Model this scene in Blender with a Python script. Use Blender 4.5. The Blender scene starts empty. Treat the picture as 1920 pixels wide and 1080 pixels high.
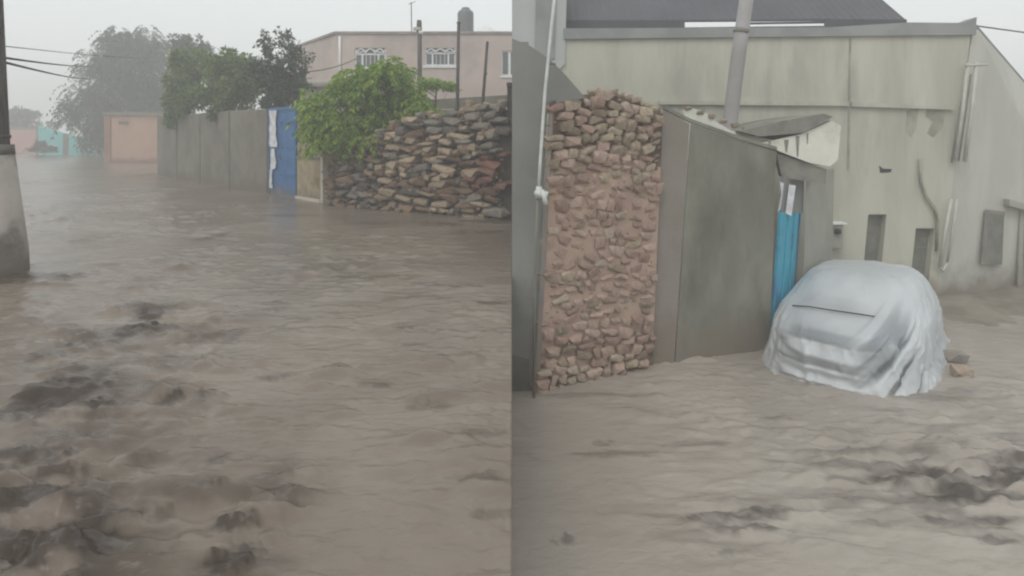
import bpy, bmesh, math, random
import numpy as np
from mathutils import Vector, Matrix

random.seed(11)
rng = np.random.default_rng(11)
R = math.radians
scene = bpy.context.scene
COL = scene.collection

# ------------------------------------------------------------------ camera, sky, sun, exposure
F_PX, HZ, CAM_Z = 1250.0, 250.0, 1.64          # focal length and horizon row in 1920-wide pixels, eye height
cam_d = bpy.data.cameras.new('camera')
cam_d.sensor_width = 36.0
cam_d.lens = 36.0 * F_PX / 1920.0
cam_d.shift_y = -(540.0 - HZ) / 1920.0
cam_d.clip_start, cam_d.clip_end = 0.05, 2000.0
cam = bpy.data.objects.new('camera', cam_d)
cam.location = (0, 0, CAM_Z)
cam.rotation_euler = (R(90), 0, 0)
COL.objects.link(cam)
scene.camera = cam

SUN_EL, SUN_AZ = R(52), R(205)                 # behind the camera, a little to the left, veiled by cloud
world = bpy.data.worlds.new('World'); scene.world = world; world.use_nodes = True
wn, wl = world.node_tree.nodes, world.node_tree.links
wn.clear()
sky = wn.new('ShaderNodeTexSky'); sky.sky_type = 'NISHITA'; sky.sun_disc = False
sky.sun_elevation, sky.sun_rotation = SUN_EL, SUN_AZ
sky.dust_density = 5.0; sky.air_density = 2.0
hsv = wn.new('ShaderNodeHueSaturation'); hsv.inputs['Saturation'].default_value = 0.2
cloud = wn.new('ShaderNodeMix'); cloud.data_type = 'RGBA'
cloud.inputs['Factor'].default_value = 0.86                                # thick even cloud
cloud.inputs[7].default_value = (7.9, 8.25, 8.3, 1)
bg = wn.new('ShaderNodeBackground'); bg.inputs['Strength'].default_value = 0.1
wo = wn.new('ShaderNodeOutputWorld')
wl.new(sky.outputs[0], hsv.inputs['Color']); wl.new(hsv.outputs[0], cloud.inputs[6])
wl.new(cloud.outputs[2], bg.inputs['Color']); wl.new(bg.outputs[0], wo.inputs[0])

sun_d = bpy.data.lights.new('sun', 'SUN'); sun_d.energy = 0.8; sun_d.angle = R(30); sun_d.color = (1.0, 0.965, 0.92)
sun = bpy.data.objects.new('sun', sun_d); COL.objects.link(sun)
sdir = Vector((math.sin(SUN_AZ) * math.cos(SUN_EL), math.cos(SUN_AZ) * math.cos(SUN_EL), math.sin(SUN_EL)))
sun.rotation_euler = sdir.to_track_quat('Z', 'Y').to_euler()
sun.location = (-3, -8, 14)

scene.view_settings.view_transform = 'Standard'
scene.view_settings.look = 'None'
scene.view_settings.gamma = 1.0
scene.view_settings.exposure = 0.30
scene.view_settings.use_curve_mapping = False
scene.cycles.volume_bounces = 4
scene.cycles.max_bounces = 8
scene.cycles.transparent_max_bounces = 12
scene.cycles.use_denoising = True
scene.cycles.pixel_filter_type = 'BLACKMAN_HARRIS'
scene.cycles.filter_width = 2.2



ZL, ZR, ZG = 0.0, -1.36, -1.58                 # street water level, lower yard water level, yard bed
# ------------------------------------------------------------------ helpers
def P(x, y, Y):
    """world point seen at photo pixel (x, y) at depth Y"""
    return Vector(((x - 960.0) / F_PX * Y, Y, CAM_Z - (y - HZ) / F_PX * Y))
def G(x, y, z=ZL):
    Y = F_PX * (CAM_Z - z) / (y - HZ)
    return Vector(((x - 960.0) / F_PX * Y, Y, z))

def put(o, parent):
    COL.objects.link(o)
    if parent is not None:
        o.parent = parent
        o.matrix_parent_inverse = world_of(parent).inverted()
    return o
def world_of(o):
    m = Matrix.LocRotScale(o.location, o.rotation_euler, o.scale)
    if o.parent is not None:
        m = world_of(o.parent) @ o.matrix_parent_inverse @ m
    return m
def tag(o, label=None, cat=None, group=None, kind=None):
    if label: o['label'] = label
    if cat: o['category'] = cat
    if group: o['group'] = group
    if kind: o['kind'] = kind
    return o
def thing(name, loc, label, cat, group=None):
    o = bpy.data.objects.new(name, None); o.location = loc; o.empty_display_size = 0.2
    COL.objects.link(o)
    return tag(o, label, cat, group, 'thing')
def mk(name, verts, faces, mat, parent=None, smooth=False):
    me = bpy.data.meshes.new(name)
    me.from_pydata([tuple(v) for v in verts], [], faces)
    me.update()
    if smooth: me.shade_smooth()
    me.materials.append(mat)
    return put(bpy.data.objects.new(name, me), parent)
def mk_np(name, V, Q, mat, parent=None, smooth=True):
    me = bpy.data.meshes.new(name)
    n = len(Q); k = Q.shape[1]
    me.vertices.add(len(V)); me.vertices.foreach_set('co', np.asarray(V, np.float32).ravel())
    me.loops.add(n * k); me.loops.foreach_set('vertex_index', np.asarray(Q, np.int32).ravel())
    me.polygons.add(n); me.polygons.foreach_set('loop_start', np.arange(0, n * k, k, dtype=np.int32))
    me.update(calc_edges=True); me.validate()
    if smooth: me.shade_smooth()
    me.materials.append(mat)
    return put(bpy.data.objects.new(name, me), parent)
def bevel(o, w, seg=1):
    m = o.modifiers.new('bevel', 'BEVEL'); m.width = w; m.segments = seg; m.limit_method = 'ANGLE'
    return o
HEX = [(0,1,2,3), (7,6,5,4), (4,5,1,0), (5,6,2,1), (6,7,3,2), (7,4,0,3)]
def hexa(name, front, back, mat, parent=None, bev=0.0):
    """box-like solid from four front corners and four back corners"""
    o = mk(name, list(front) + list(back), HEX, mat, parent)
    fix_normals(o)
    if bev: bevel(o, bev)
    return o
def fix_normals(o):
    bm = bmesh.new(); bm.from_mesh(o.data)
    bmesh.ops.recalc_face_normals(bm, faces=bm.faces); bm.to_mesh(o.data); bm.free()
def box(name, c, d, mat, parent=None, bev=0.0, rz=0.0):
    c = Vector(c); hx, hy, hz = d[0]/2, d[1]/2, d[2]/2
    rot = Matrix.Rotation(rz, 3, 'Z')
    f = [c + rot @ Vector(v) for v in ((-hx,-hy,-hz), (hx,-hy,-hz), (hx,-hy,hz), (-hx,-hy,hz))]
    b = [c + rot @ Vector(v) for v in ((-hx,hy,-hz), (hx,hy,-hz), (hx,hy,hz), (-hx,hy,hz))]
    return hexa(name, f, b, mat, parent, bev)
def strip(name, p0, p1, z0, t0, t1, th, mat, parent=None, bev=0.0, away=None):
    """wall over ground line p0-p1, from z0 up to t0..t1, thickness th away from the camera"""
    a, b = Vector((p0[0], p0[1], 0)), Vector((p1[0], p1[1], 0))
    d = (b - a).normalized(); n = Vector((-d.y, d.x, 0))
    if n.dot(a) < 0: n = -n
    if away is not None: n = Vector(away)
    Z = Vector((0, 0, 1))
    f = [a + Z*z0, b + Z*z0, b + Z*t1, a + Z*t0]
    return hexa(name, f, [v + n*th for v in f], mat, parent, bev)
def poly(name, pts, back, mat, parent=None, bev=0.0):
    """solid from a flat outline, extruded by the vector back"""
    n = len(pts); back = Vector(back)
    V = [Vector(p) for p in pts] + [Vector(p) + back for p in pts]
    Fc = [tuple(range(n)), tuple(range(2*n-1, n-1, -1))] + [(i, i+n, (i+1) % n + n, (i+1) % n) for i in range(n)]
    o = mk(name, V, Fc, mat, parent); fix_normals(o)
    if bev: bevel(o, bev)
    return o
def tube(name, path, rad, mat, parent=None, sides=8, cap=True):
    path = [Vector(p) for p in path]; n = len(path)
    if not hasattr(rad, '__len__'): rad = [rad] * n
    V, Fc = [], []
    for i, p in enumerate(path):
        t = (path[min(i+1, n-1)] - path[max(i-1, 0)]).normalized()
        up = Vector((0, 0, 1)) if abs(t.z) < 0.9 else Vector((0, 1, 0))
        a = t.cross(up).normalized(); b = t.cross(a)
        for k in range(sides):
            th = 2*math.pi*k/sides
            V.append(p + a*math.cos(th)*rad[i] + b*math.sin(th)*rad[i])
    for i in range(n-1):
        for k in range(sides):
            k2 = (k+1) % sides
            Fc.append((i*sides+k, i*sides+k2, (i+1)*sides+k2, (i+1)*sides+k))
    if cap:
        Fc.append(tuple(range(sides))[::-1]); Fc.append(tuple(range((n-1)*sides, n*sides)))
    o = mk(name, V, Fc, mat, parent, smooth=True); fix_normals(o)
    return o
def sag(a, b, drop, n=14):
    a, b = Vector(a), Vector(b)
    return [a.lerp(b, t) - Vector((0, 0, drop * 4 * t * (1 - t))) for t in (i/(n-1) for i in range(n))]
def lathe(name, base, prof, mat, parent=None, n=28):
    V, Fc = [], []
    for r, z in prof:
        for k in range(n):
            th = 2*math.pi*k/n
            V.append((base[0]+r*math.cos(th), base[1]+r*math.sin(th), base[2]+z))
    for i in range(len(prof)-1):
        for k in range(n):
            Fc.append((i*n+k, i*n+(k+1) % n, (i+1)*n+(k+1) % n, (i+1)*n+k))
    Fc.append(tuple(range((len(prof)-1)*n, len(prof)*n)))
    return mk(name, V, Fc, mat, parent, smooth=True)

# numpy value noise
def _h(i, j, s):
    n = (i * 374761393 + j * 668265263 + s * 1442695041) & 0xffffffff
    n = ((n ^ (n >> 13)) * 1274126177) & 0xffffffff
    return ((n ^ (n >> 16)) & 0xffff) / 65535.0
def vnoise(x, y, s=0):
    x = np.asarray(x, float); y = np.asarray(y, float)
    i = np.floor(x).astype(np.int64); j = np.floor(y).astype(np.int64)
    u = x - i; v = y - j
    u = u*u*u*(u*(u*6-15)+10); v = v*v*v*(v*(v*6-15)+10)
    a = _h(i, j, s)*(1-u) + _h(i+1, j, s)*u
    b = _h(i, j+1, s)*(1-u) + _h(i+1, j+1, s)*u
    return (a*(1-v) + b*v) * 2 - 1
def fbm(x, y, s=0, o=4):
    t = 0; a = 0.55
    for k in range(o):
        c, sn = math.cos(0.6*k), math.sin(0.6*k)
        t = t + a*vnoise((x*c - y*sn)*2**k, (x*sn + y*c)*2**k, s+k*17); a *= 0.5
    return t
def ridge(x, y, s=0): return 1 - np.abs(vnoise(x, y, s))*2

# ------------------------------------------------------------------ materials
def M(name, c1, c2=None, scale=3.0, rough=0.9, bump=0.0, bscale=20.0, c3=None, s3=0.7, spec=0.3, metal=0.0, stretch=None, per_object=0.0, island=False, lo=0.35, hi=0.65, lo3=0.5, hi3=0.7, mud=None):
    m = bpy.data.materials.new(name); m.use_nodes = True
    nt = m.node_tree; N, L = nt.nodes, nt.links
    b = N['Principled BSDF']
    b.inputs['Roughness'].default_value = rough
    b.inputs['Specular IOR Level'].default_value = spec
    b.inputs['Metallic'].default_value = metal
    tc = N.new('ShaderNodeTexCoord'); mp = N.new('ShaderNodeMapping')
    L.new(tc.outputs['Object'], mp.inputs['Vector'])
    if stretch: mp.inputs['Scale'].default_value = stretch
    col = None
    if c2 is None:
        b.inputs['Base Color'].default_value = (*c1, 1)
    else:
        def mixc(A, Bc, fac):
            x = N.new('ShaderNodeMix'); x.data_type = 'RGBA'
            if isinstance(A, tuple): x.inputs[6].default_value = (*A, 1)
            else: L.new(A, x.inputs[6])
            x.inputs[7].default_value = (*Bc, 1)
            L.new(fac, x.inputs['Factor']); return x.outputs[2]
        def noise(sc, a, bb, det=6):
            n = N.new('ShaderNodeTexNoise'); n.inputs['Scale'].default_value = sc; n.inputs['Detail'].default_value = det
            n.inputs['Roughness'].default_value = 0.62
            L.new(mp.outputs[0], n.inputs['Vector'])
            r = N.new('ShaderNodeMapRange'); r.interpolation_type = 'SMOOTHSTEP'
            r.inputs['From Min'].default_value = a; r.inputs['From Max'].default_value = bb
            L.new(n.outputs['Fac'], r.inputs['Value']); return r.outputs[0]
        if island:
            g = N.new('ShaderNodeNewGeometry'); fac = g.outputs['Random Per Island']
        elif per_object:
            oi = N.new('ShaderNodeObjectInfo'); fac = oi.outputs['Random']
        else:
            fac = noise(scale, lo, hi)
        col = mixc(c1, c2, fac)
        if per_object:
            x = N.new('ShaderNodeMix'); x.data_type = 'RGBA'; x.blend_type = 'MULTIPLY'; x.inputs['Factor'].default_value = per_object
            L.new(col, x.inputs[6])
            r = N.new('ShaderNodeMapRange'); r.inputs['To Min'].default_value = 0.35; r.inputs['To Max'].default_value = 1.25
            L.new(noise(scale, 0.25, 0.75), r.inputs['Value']); L.new(r.outputs[0], x.inputs[7]); col = x.outputs[2]
        if c3 is not None: col = mixc(col, c3, noise(s3, lo3, hi3, 8))
        if mud is not None:                     # tide line of dried splashed mud
            mz, mh, mc = mud
            sp_ = N.new('ShaderNodeSeparateXYZ'); L.new(tc.outputs['Object'], sp_.inputs[0])
            nn_ = N.new('ShaderNodeTexNoise'); nn_.inputs['Scale'].default_value = 2.6; nn_.inputs['Detail'].default_value = 6; L.new(tc.outputs['Object'], nn_.inputs['Vector'])
            ad = N.new('ShaderNodeMath'); ad.operation = 'MULTIPLY_ADD'; ad.inputs[1].default_value = -mh*1.6; L.new(nn_.outputs['Fac'], ad.inputs[0]); L.new(sp_.outputs['Z'], ad.inputs[2])
            rr = N.new('ShaderNodeMapRange'); rr.interpolation_type = 'SMOOTHSTEP'
            rr.inputs['From Min'].default_value = mz-mh*.8; rr.inputs['From Max'].default_value = mz+mh*.2
            rr.inputs['To Min'].default_value = .85; rr.inputs['To Max'].default_value = 0
            L.new(ad.outputs[0], rr.inputs['Value']); col = mixc(col, mc, rr.outputs[0])
        L.new(col, b.inputs['Base Color'])
    if bump:
        n = N.new('ShaderNodeTexNoise'); n.inputs['Scale'].default_value = bscale; n.inputs['Detail'].default_value = 7
        L.new(mp.outputs[0], n.inputs['Vector'])
        bp = N.new('ShaderNodeBump'); bp.inputs['Strength'].default_value = bump; bp.inputs['Distance'].default_value = 0.02
        L.new(n.outputs['Fac'], bp.inputs['Height']); L.new(bp.outputs[0], b.inputs['Normal'])
    return m
def leafmat(name, c1, c2, trans=0.35):
    m = M(name, c1, c2, island=True, rough=0.55, spec=0.35)
    nt = m.node_tree; N, L = nt.nodes, nt.links
    b = N['Principled BSDF']; out = N['Material Output']
    t = N.new('ShaderNodeBsdfTranslucent'); mx = N.new('ShaderNodeMixShader'); mx.inputs[0].default_value = trans
    src = b.inputs['Base Color'].links[0].from_socket
    L.new(src, t.inputs['Color']); L.new(b.outputs[0], mx.inputs[1]); L.new(t.outputs[0], mx.inputs[2]); L.new(mx.outputs[0], out.inputs[0])
    return m
def watermat(name, clear, silt_shade, dark, rough):
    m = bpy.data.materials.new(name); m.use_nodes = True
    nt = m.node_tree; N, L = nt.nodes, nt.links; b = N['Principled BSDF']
    at = N.new('ShaderNodeAttribute'); at.attribute_name = 'silt_shade'  # darkening mask: painted wave shade together with churned dark mud
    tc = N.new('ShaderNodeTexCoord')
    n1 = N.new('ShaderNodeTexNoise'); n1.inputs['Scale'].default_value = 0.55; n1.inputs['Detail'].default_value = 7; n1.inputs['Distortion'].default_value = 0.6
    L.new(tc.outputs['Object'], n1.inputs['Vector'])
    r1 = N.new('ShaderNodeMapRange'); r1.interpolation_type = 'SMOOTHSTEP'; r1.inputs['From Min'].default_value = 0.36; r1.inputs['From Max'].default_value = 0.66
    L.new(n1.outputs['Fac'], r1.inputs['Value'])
    a = N.new('ShaderNodeMix'); a.data_type = 'RGBA'; a.inputs[6].default_value = (*clear, 1); a.inputs[7].default_value = (*silt_shade, 1)
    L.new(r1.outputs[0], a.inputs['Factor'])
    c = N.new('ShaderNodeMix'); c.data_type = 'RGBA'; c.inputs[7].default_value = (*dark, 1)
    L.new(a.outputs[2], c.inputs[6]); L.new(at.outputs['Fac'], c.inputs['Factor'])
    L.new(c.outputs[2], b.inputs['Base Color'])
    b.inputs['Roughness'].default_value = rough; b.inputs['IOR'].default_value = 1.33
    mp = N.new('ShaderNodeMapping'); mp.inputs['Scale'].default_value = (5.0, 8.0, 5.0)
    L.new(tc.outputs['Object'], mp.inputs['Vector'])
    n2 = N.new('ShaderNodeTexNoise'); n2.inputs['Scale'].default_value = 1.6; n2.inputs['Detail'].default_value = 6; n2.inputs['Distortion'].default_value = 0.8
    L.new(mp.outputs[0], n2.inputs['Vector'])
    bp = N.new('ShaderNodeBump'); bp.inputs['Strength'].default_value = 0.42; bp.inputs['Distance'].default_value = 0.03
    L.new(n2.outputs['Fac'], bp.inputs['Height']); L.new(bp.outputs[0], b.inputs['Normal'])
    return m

m_ground = M('wet_earth', (0.13, 0.10, 0.075), (0.19, 0.155, 0.12), 1.5, 0.85, 0.5, 6)
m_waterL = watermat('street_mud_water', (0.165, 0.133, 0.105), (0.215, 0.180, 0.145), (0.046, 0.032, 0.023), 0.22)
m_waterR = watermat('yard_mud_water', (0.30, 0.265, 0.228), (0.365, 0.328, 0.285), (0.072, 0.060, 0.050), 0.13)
m_conc = M('grey_concrete', (0.155, 0.143, 0.115), (0.21, 0.195, 0.158), 1.4, 0.9, 0.25, 25, c3=(0.15, 0.125, 0.105), s3=0.8, mud=(ZL, .38, (0.15, 0.122, 0.098)))
m_conc_d = M('dark_concrete_joint', (0.10, 0.092, 0.08), (0.15, 0.14, 0.12), 3)
m_pole_c = M('pole_concrete', (0.37, 0.335, 0.30), (0.29, 0.265, 0.24), 2.5, 0.9, 0.2, 30, c3=(0.12, 0.10, 0.085), s3=1.4, mud=(ZL, .38, (0.15, 0.122, 0.098)))
m_pole_w = M('weathered_wood', (0.075, 0.065, 0.06), (0.14, 0.125, 0.115), 6, 0.9, 0.4, 20, stretch=(4, 4, 0.4))
m_iron = M('dark_iron', (0.035, 0.032, 0.03), (0.07, 0.05, 0.04), 8, 0.6, spec=0.5)
m_cable = M('black_cable', (0.03, 0.03, 0.032))
m_blue = M('blue_painted_steel', (0.02, 0.105, 0.27), (0.035, 0.145, 0.33), 4, 0.5, 0.1, 20, c3=(0.10, 0.08, 0.07), s3=2.2, lo3=0.62, hi3=0.72, mud=(ZL, .38, (0.15, 0.122, 0.098)))
m_paper = M('torn_white_paper', (0.72, 0.73, 0.76), (0.5, 0.5, 0.54), 6, 0.8)
m_beige = M('stained_beige_steel', (0.36, 0.31, 0.215), (0.28, 0.215, 0.12), 2.6, 0.8, 0.1, 20, c3=(0.17, 0.115, 0.065), s3=3.0, mud=(ZL, .38, (0.15, 0.122, 0.098)))
m_mortar = M('wall_earth_core', (0.045, 0.036, 0.03), (0.075, 0.06, 0.048), 6, 0.95, 0.5, 15)
m_st_brown = M('brown_field_stone', (0.14, 0.088, 0.056), (0.30, 0.20, 0.135), 7, 0.9, 0.6, 18, per_object=0.65)
m_st_tan = M('tan_field_stone', (0.22, 0.165, 0.11), (0.42, 0.325, 0.235), 7, 0.9, 0.6, 18, per_object=0.6)
m_st_grey = M('grey_field_stone', (0.115, 0.10, 0.085), (0.27, 0.24, 0.205), 7, 0.9, 0.6, 18, per_object=0.6)
m_st_red = M('reddish_field_stone', (0.15, 0.065, 0.05), (0.25, 0.125, 0.095), 7, 0.9, 0.6, 18, per_object=0.6)
m_pink = M('faded_pink_plaster', (0.46, 0.375, 0.34), (0.52, 0.43, 0.385), 0.8, 0.9, 0.15, 20, c3=(0.36, 0.30, 0.28), s3=0.45)
m_cream = M('cream_plaster', (0.46, 0.42, 0.355), (0.52, 0.475, 0.40), 1.2, 0.9, 0.15, 20)
m_white = M('white_paint', (0.74, 0.75, 0.75), (0.66, 0.67, 0.67), 5, 0.5)
m_glass = M('dark_window_glass', (0.10, 0.11, 0.12), None, rough=0.12, spec=0.5)
m_parapet = M('stained_parapet', (0.20, 0.17, 0.16), (0.30, 0.26, 0.24), 2.0)
m_tank = M('grey_tank_plastic', (0.105, 0.115, 0.115), (0.13, 0.14, 0.14), 2, 0.5)
m_orange = M('terracotta_plaster', (0.42, 0.265, 0.19), (0.47, 0.30, 0.22), 0.9, 0.9, 0.1, 20, c3=(0.38, 0.20, 0.13), s3=0.5, mud=(ZL, .38, (0.15, 0.122, 0.098)))
m_terr_d = M('bare_brick_red', (0.24, 0.12, 0.085), (0.30, 0.16, 0.11), 3)
m_turq = M('turquoise_plaster', (0.13, 0.50, 0.50), (0.20, 0.56, 0.55), 0.6)
m_rose = M('rose_plaster', (0.50, 0.27, 0.25), (0.44, 0.24, 0.22), 0.6)
m_bark = M('bark', (0.07, 0.052, 0.038), (0.12, 0.095, 0.075), 6, 0.95, 0.6, 14, stretch=(3, 3, 0.6))
m_lf_bright = leafmat('bright_bush_leaf', (0.055, 0.15, 0.012), (0.38, 0.52, 0.055), 0.45)
m_lf_dark = leafmat('dark_tree_leaf', (0.026, 0.045, 0.026), (0.075, 0.10, 0.060), 0.25)
m_lf_mid = leafmat('garden_leaf', (0.06, 0.115, 0.025), (0.23, 0.31, 0.08), 0.42)
m_lf_will = leafmat('willow_leaf', (0.030, 0.048, 0.028), (0.062, 0.085, 0.045), 0.3)
# lower yard
m_plas_d = M('smooth_dark_plaster', (0.185, 0.19, 0.18), (0.225, 0.228, 0.215), 1.0, 0.85, 0.1, 20, c3=(0.15, 0.14, 0.125), s3=0.9, mud=(ZR, .75, (0.20, 0.165, 0.13)))
m_pinkmort = M('pink_adobe_mortar', (0.37, 0.255, 0.205), (0.43, 0.315, 0.25), 2.6, 0.95, 1.0, 8, c3=(0.35, 0.245, 0.15), s3=1.6, lo3=.56, hi3=.72)
m_yearth = M('ochre_earth_joint', (0.10, 0.073, 0.053), (0.19, 0.135, 0.10), 5, 0.95, 0.8, 12)
m_yst_pink = M('adobe_covered_stone', (0.29, 0.195, 0.155), (0.47, 0.345, 0.28), 6, 0.95, 0.6, 16, per_object=0.45)
m_yst_tan = M('pale_yard_stone', (0.26, 0.20, 0.15), (0.47, 0.385, 0.295), 6, 0.95, 0.6, 16, per_object=0.5)
m_yst_green = M('ochre_yard_stone', (0.21, 0.165, 0.115), (0.42, 0.345, 0.25), 6, 0.95, 0.6, 16, per_object=0.5)
m_brownplas = M('brown_grey_plaster', (0.225, 0.195, 0.165), (0.255, 0.23, 0.20), 1.4, 0.9, 0.2, 18, c3=(0.20, 0.175, 0.165), s3=1.0, mud=(ZR, .75, (0.20, 0.165, 0.13)))
m_greyplas = M('grey_green_plaster', (0.17, 0.17, 0.137), (0.25, 0.248, 0.205), 1.3, 0.9, 0.35, 14, c3=(0.105, 0.10, 0.078), s3=0.9, lo3=.42, hi3=.7, stretch=(1, 1, .45), mud=(ZR, .75, (0.20, 0.165, 0.13)))
m_bldg = M('pale_yard_plaster', (0.43, 0.42, 0.35), (0.51, 0.50, 0.425), 1.6, 0.9, 0.3, 15, c3=(0.35, 0.33, 0.285), s3=1.1, stretch=(1, 1, .22), lo3=.5, hi3=.75, mud=(ZR, .75, (0.20, 0.165, 0.13)))
m_bldg2 = M('pale_grey_side_plaster', (0.46, 0.46, 0.41), (0.53, 0.53, 0.48), 1.4, 0.9, 0.3, 15, c3=(0.37, 0.36, 0.32), s3=1.0, stretch=(1, 1, .25), lo3=.5, hi3=.75, mud=(ZR, .75, (0.20, 0.165, 0.13)))
m_stain = M('damp_stained_plaster', (0.36, 0.355, 0.29), (0.25, 0.245, 0.20), 3.2, 0.9, 0.2, 15)
m_cop = M('grey_parapet_coping', (0.24, 0.25, 0.25), (0.30, 0.31, 0.305), 1.5)
m_roof = M('dark_sheet_roof', (0.065, 0.068, 0.08), (0.085, 0.088, 0.10), 0.8, 0.6, spec=0.3)
m_stair = M('light_grey_plaster', (0.42, 0.435, 0.425), (0.47, 0.48, 0.465), 0.8)
m_teal = M('teal_painted_door', (0.035, 0.33, 0.47), (0.05, 0.41, 0.54), 3, 0.45, c3=(0.05, 0.2, 0.38), s3=1.5)
m_recess = M('mid_grey_plaster', (0.30, 0.30, 0.26), (0.36, 0.36, 0.31), 1.5, mud=(ZR, .75, (0.20, 0.165, 0.13)))  # mid grey plaster, browner towards the waterline
m_whitewash = M('whitewashed_plaster', (0.70, 0.70, 0.62), (0.62, 0.62, 0.545), 3, 0.9, 0.2, 15, c3=(0.40, 0.385, 0.33), s3=2.2)
m_slab = M('weathered_slab', (0.16, 0.155, 0.135), (0.24, 0.235, 0.205), 3, 0.9, 0.3, 12)
m_pvc = M('white_pvc', (0.62, 0.65, 0.62), (0.52, 0.55, 0.52), 6, 0.45)
m_greypipe = M('grey_pipe', (0.50, 0.50, 0.44), (0.42, 0.42, 0.37), 5, 0.5)
m_concpole = M('grey_violet_pole', (0.36, 0.35, 0.36), (0.30, 0.285, 0.27), 1.3, 0.9, 0.15, 25)
m_shutter = M('grey_shutter', (0.15, 0.15, 0.13), (0.20, 0.198, 0.17), 5, 0.8)
m_carpaint = M('blue_grey_paint', (0.075, 0.10, 0.125), None, rough=0.3, spec=0.5, metal=0.2)
m_black = M('black_trim', (0.02, 0.021, 0.023), None, rough=0.5)
m_lamp = M('headlight_glass', (0.25, 0.28, 0.30), None, rough=0.1, spec=0.6)
m_rubber = M('tyre_rubber', (0.025, 0.025, 0.026), None, rough=0.85)
m_mud = M('wet_mud_bank', (0.17, 0.15, 0.12), (0.24, 0.21, 0.17), 1.6, 0.8, 0.7, 7, c3=(0.16, 0.135, 0.11), s3=1.5)

# ------------------------------------------------------------------ the setting: ground and flood water
gx = [-160, -60, -20, -0.25, -0.02, 0.0, 14, 40, 160]; gy = [-40, -6, 0, 8, 14, 40, 110, 180]
V, Fc = [], []
for y in gy:
    for x in gx:
        low = x >= -0.01 and y < 30
        V.append((x if x != 0.0 else -0.015, y, ZG if low else -0.35))
nx = len(gx)
for j in range(len(gy)-1):
    for i in range(nx-1):
        Fc.append((j*nx+i, j*nx+i+1, (j+1)*nx+i+1, (j+1)*nx+i))
tag(mk('ground', V, Fc, m_ground), 'wet earth bed under the flood water', 'ground', kind='structure')

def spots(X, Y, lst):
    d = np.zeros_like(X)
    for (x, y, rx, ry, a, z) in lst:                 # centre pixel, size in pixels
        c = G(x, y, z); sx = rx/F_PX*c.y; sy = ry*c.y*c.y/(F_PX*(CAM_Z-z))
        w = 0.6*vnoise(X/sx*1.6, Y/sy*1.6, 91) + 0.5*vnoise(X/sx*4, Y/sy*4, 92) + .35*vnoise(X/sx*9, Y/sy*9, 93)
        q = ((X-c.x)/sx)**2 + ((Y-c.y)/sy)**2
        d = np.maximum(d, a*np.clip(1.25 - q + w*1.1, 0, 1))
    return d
def rows(y0, y1, k, lo):
    r = [y0]
    while r[-1] < y1: r.append(r[-1] + max(lo, abs(r[-1])*k))
    return np.array(r)

# upper street
ry = rows(-4.0, 75.0, 0.0052, 0.024); tt = np.linspace(0, 1, 330)**1.15
Yg, T = np.meshgrid(ry, tt, indexing='ij')
X = -0.002 - T*(np.maximum(Yg, 0)*0.95 + 3.5)
def wavelets(X, Y, fx, fy, seed, cut=0.22):
    """short separate wave crests, long across the flow, steep on the near side"""
    wx = X + 0.10*vnoise(X*2.1, Y*2.1, seed+5); wy = Y + 0.07*vnoise(X*2.6+7, Y*2.6, seed+6)
    n = vnoise(wx*fx, wy*fy, seed)*.75 + vnoise(wx*fx*2.1, wy*fy*2.1, seed+1)*.3
    m = vnoise(wx*fx, (wy+.35/fy)*fy, seed)*.75
    return np.clip(n-cut, 0, 1) - .4*np.clip(m-cut, 0, 1)
def street_h(X, Y):
    far = np.clip(1.4 - Y/45, 0.6, 1)
    turb = np.clip(fbm(X*0.32+3, Y*0.22, 5, 3)*1.4 + 0.45, 0.12, 1)
    cx = -1.78 - (Y-2.47)*.42
    churn = np.exp(-((X-cx)/(.42+.05*Y))**2) * np.clip((7.2-Y)/1.5, 0, 1)
    churn = np.maximum(churn, .8*np.exp(-((X+1.05-.05*(Y-2.6))/.22)**2)*np.clip((3.6-Y)/.6, 0, 1))
    churn = churn*np.clip(.8 + .8*vnoise(X*1.7, Y*1.9, 12), .3, 1)
    h = 0.026*fbm(X*0.6, Y*0.7, 1, 3)
    h = h + far*turb*(0.085*wavelets(X, Y, 2.0, 4.6, 2) + 0.045*wavelets(X, Y, 4.5, 9.5, 3) + 0.022*wavelets(X, Y, 9, 18, 4))
    h = h + churn*(0.06*fbm(X*4.0, Y*5.4, 6, 5) + 0.085*wavelets(X, Y, 4.6, 9.5, 7, .05) + .05*wavelets(X, Y, 9.5, 19, 13, .05))
    return h, turb, churn
h, turb, churn = street_h(X, Yg)
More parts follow.
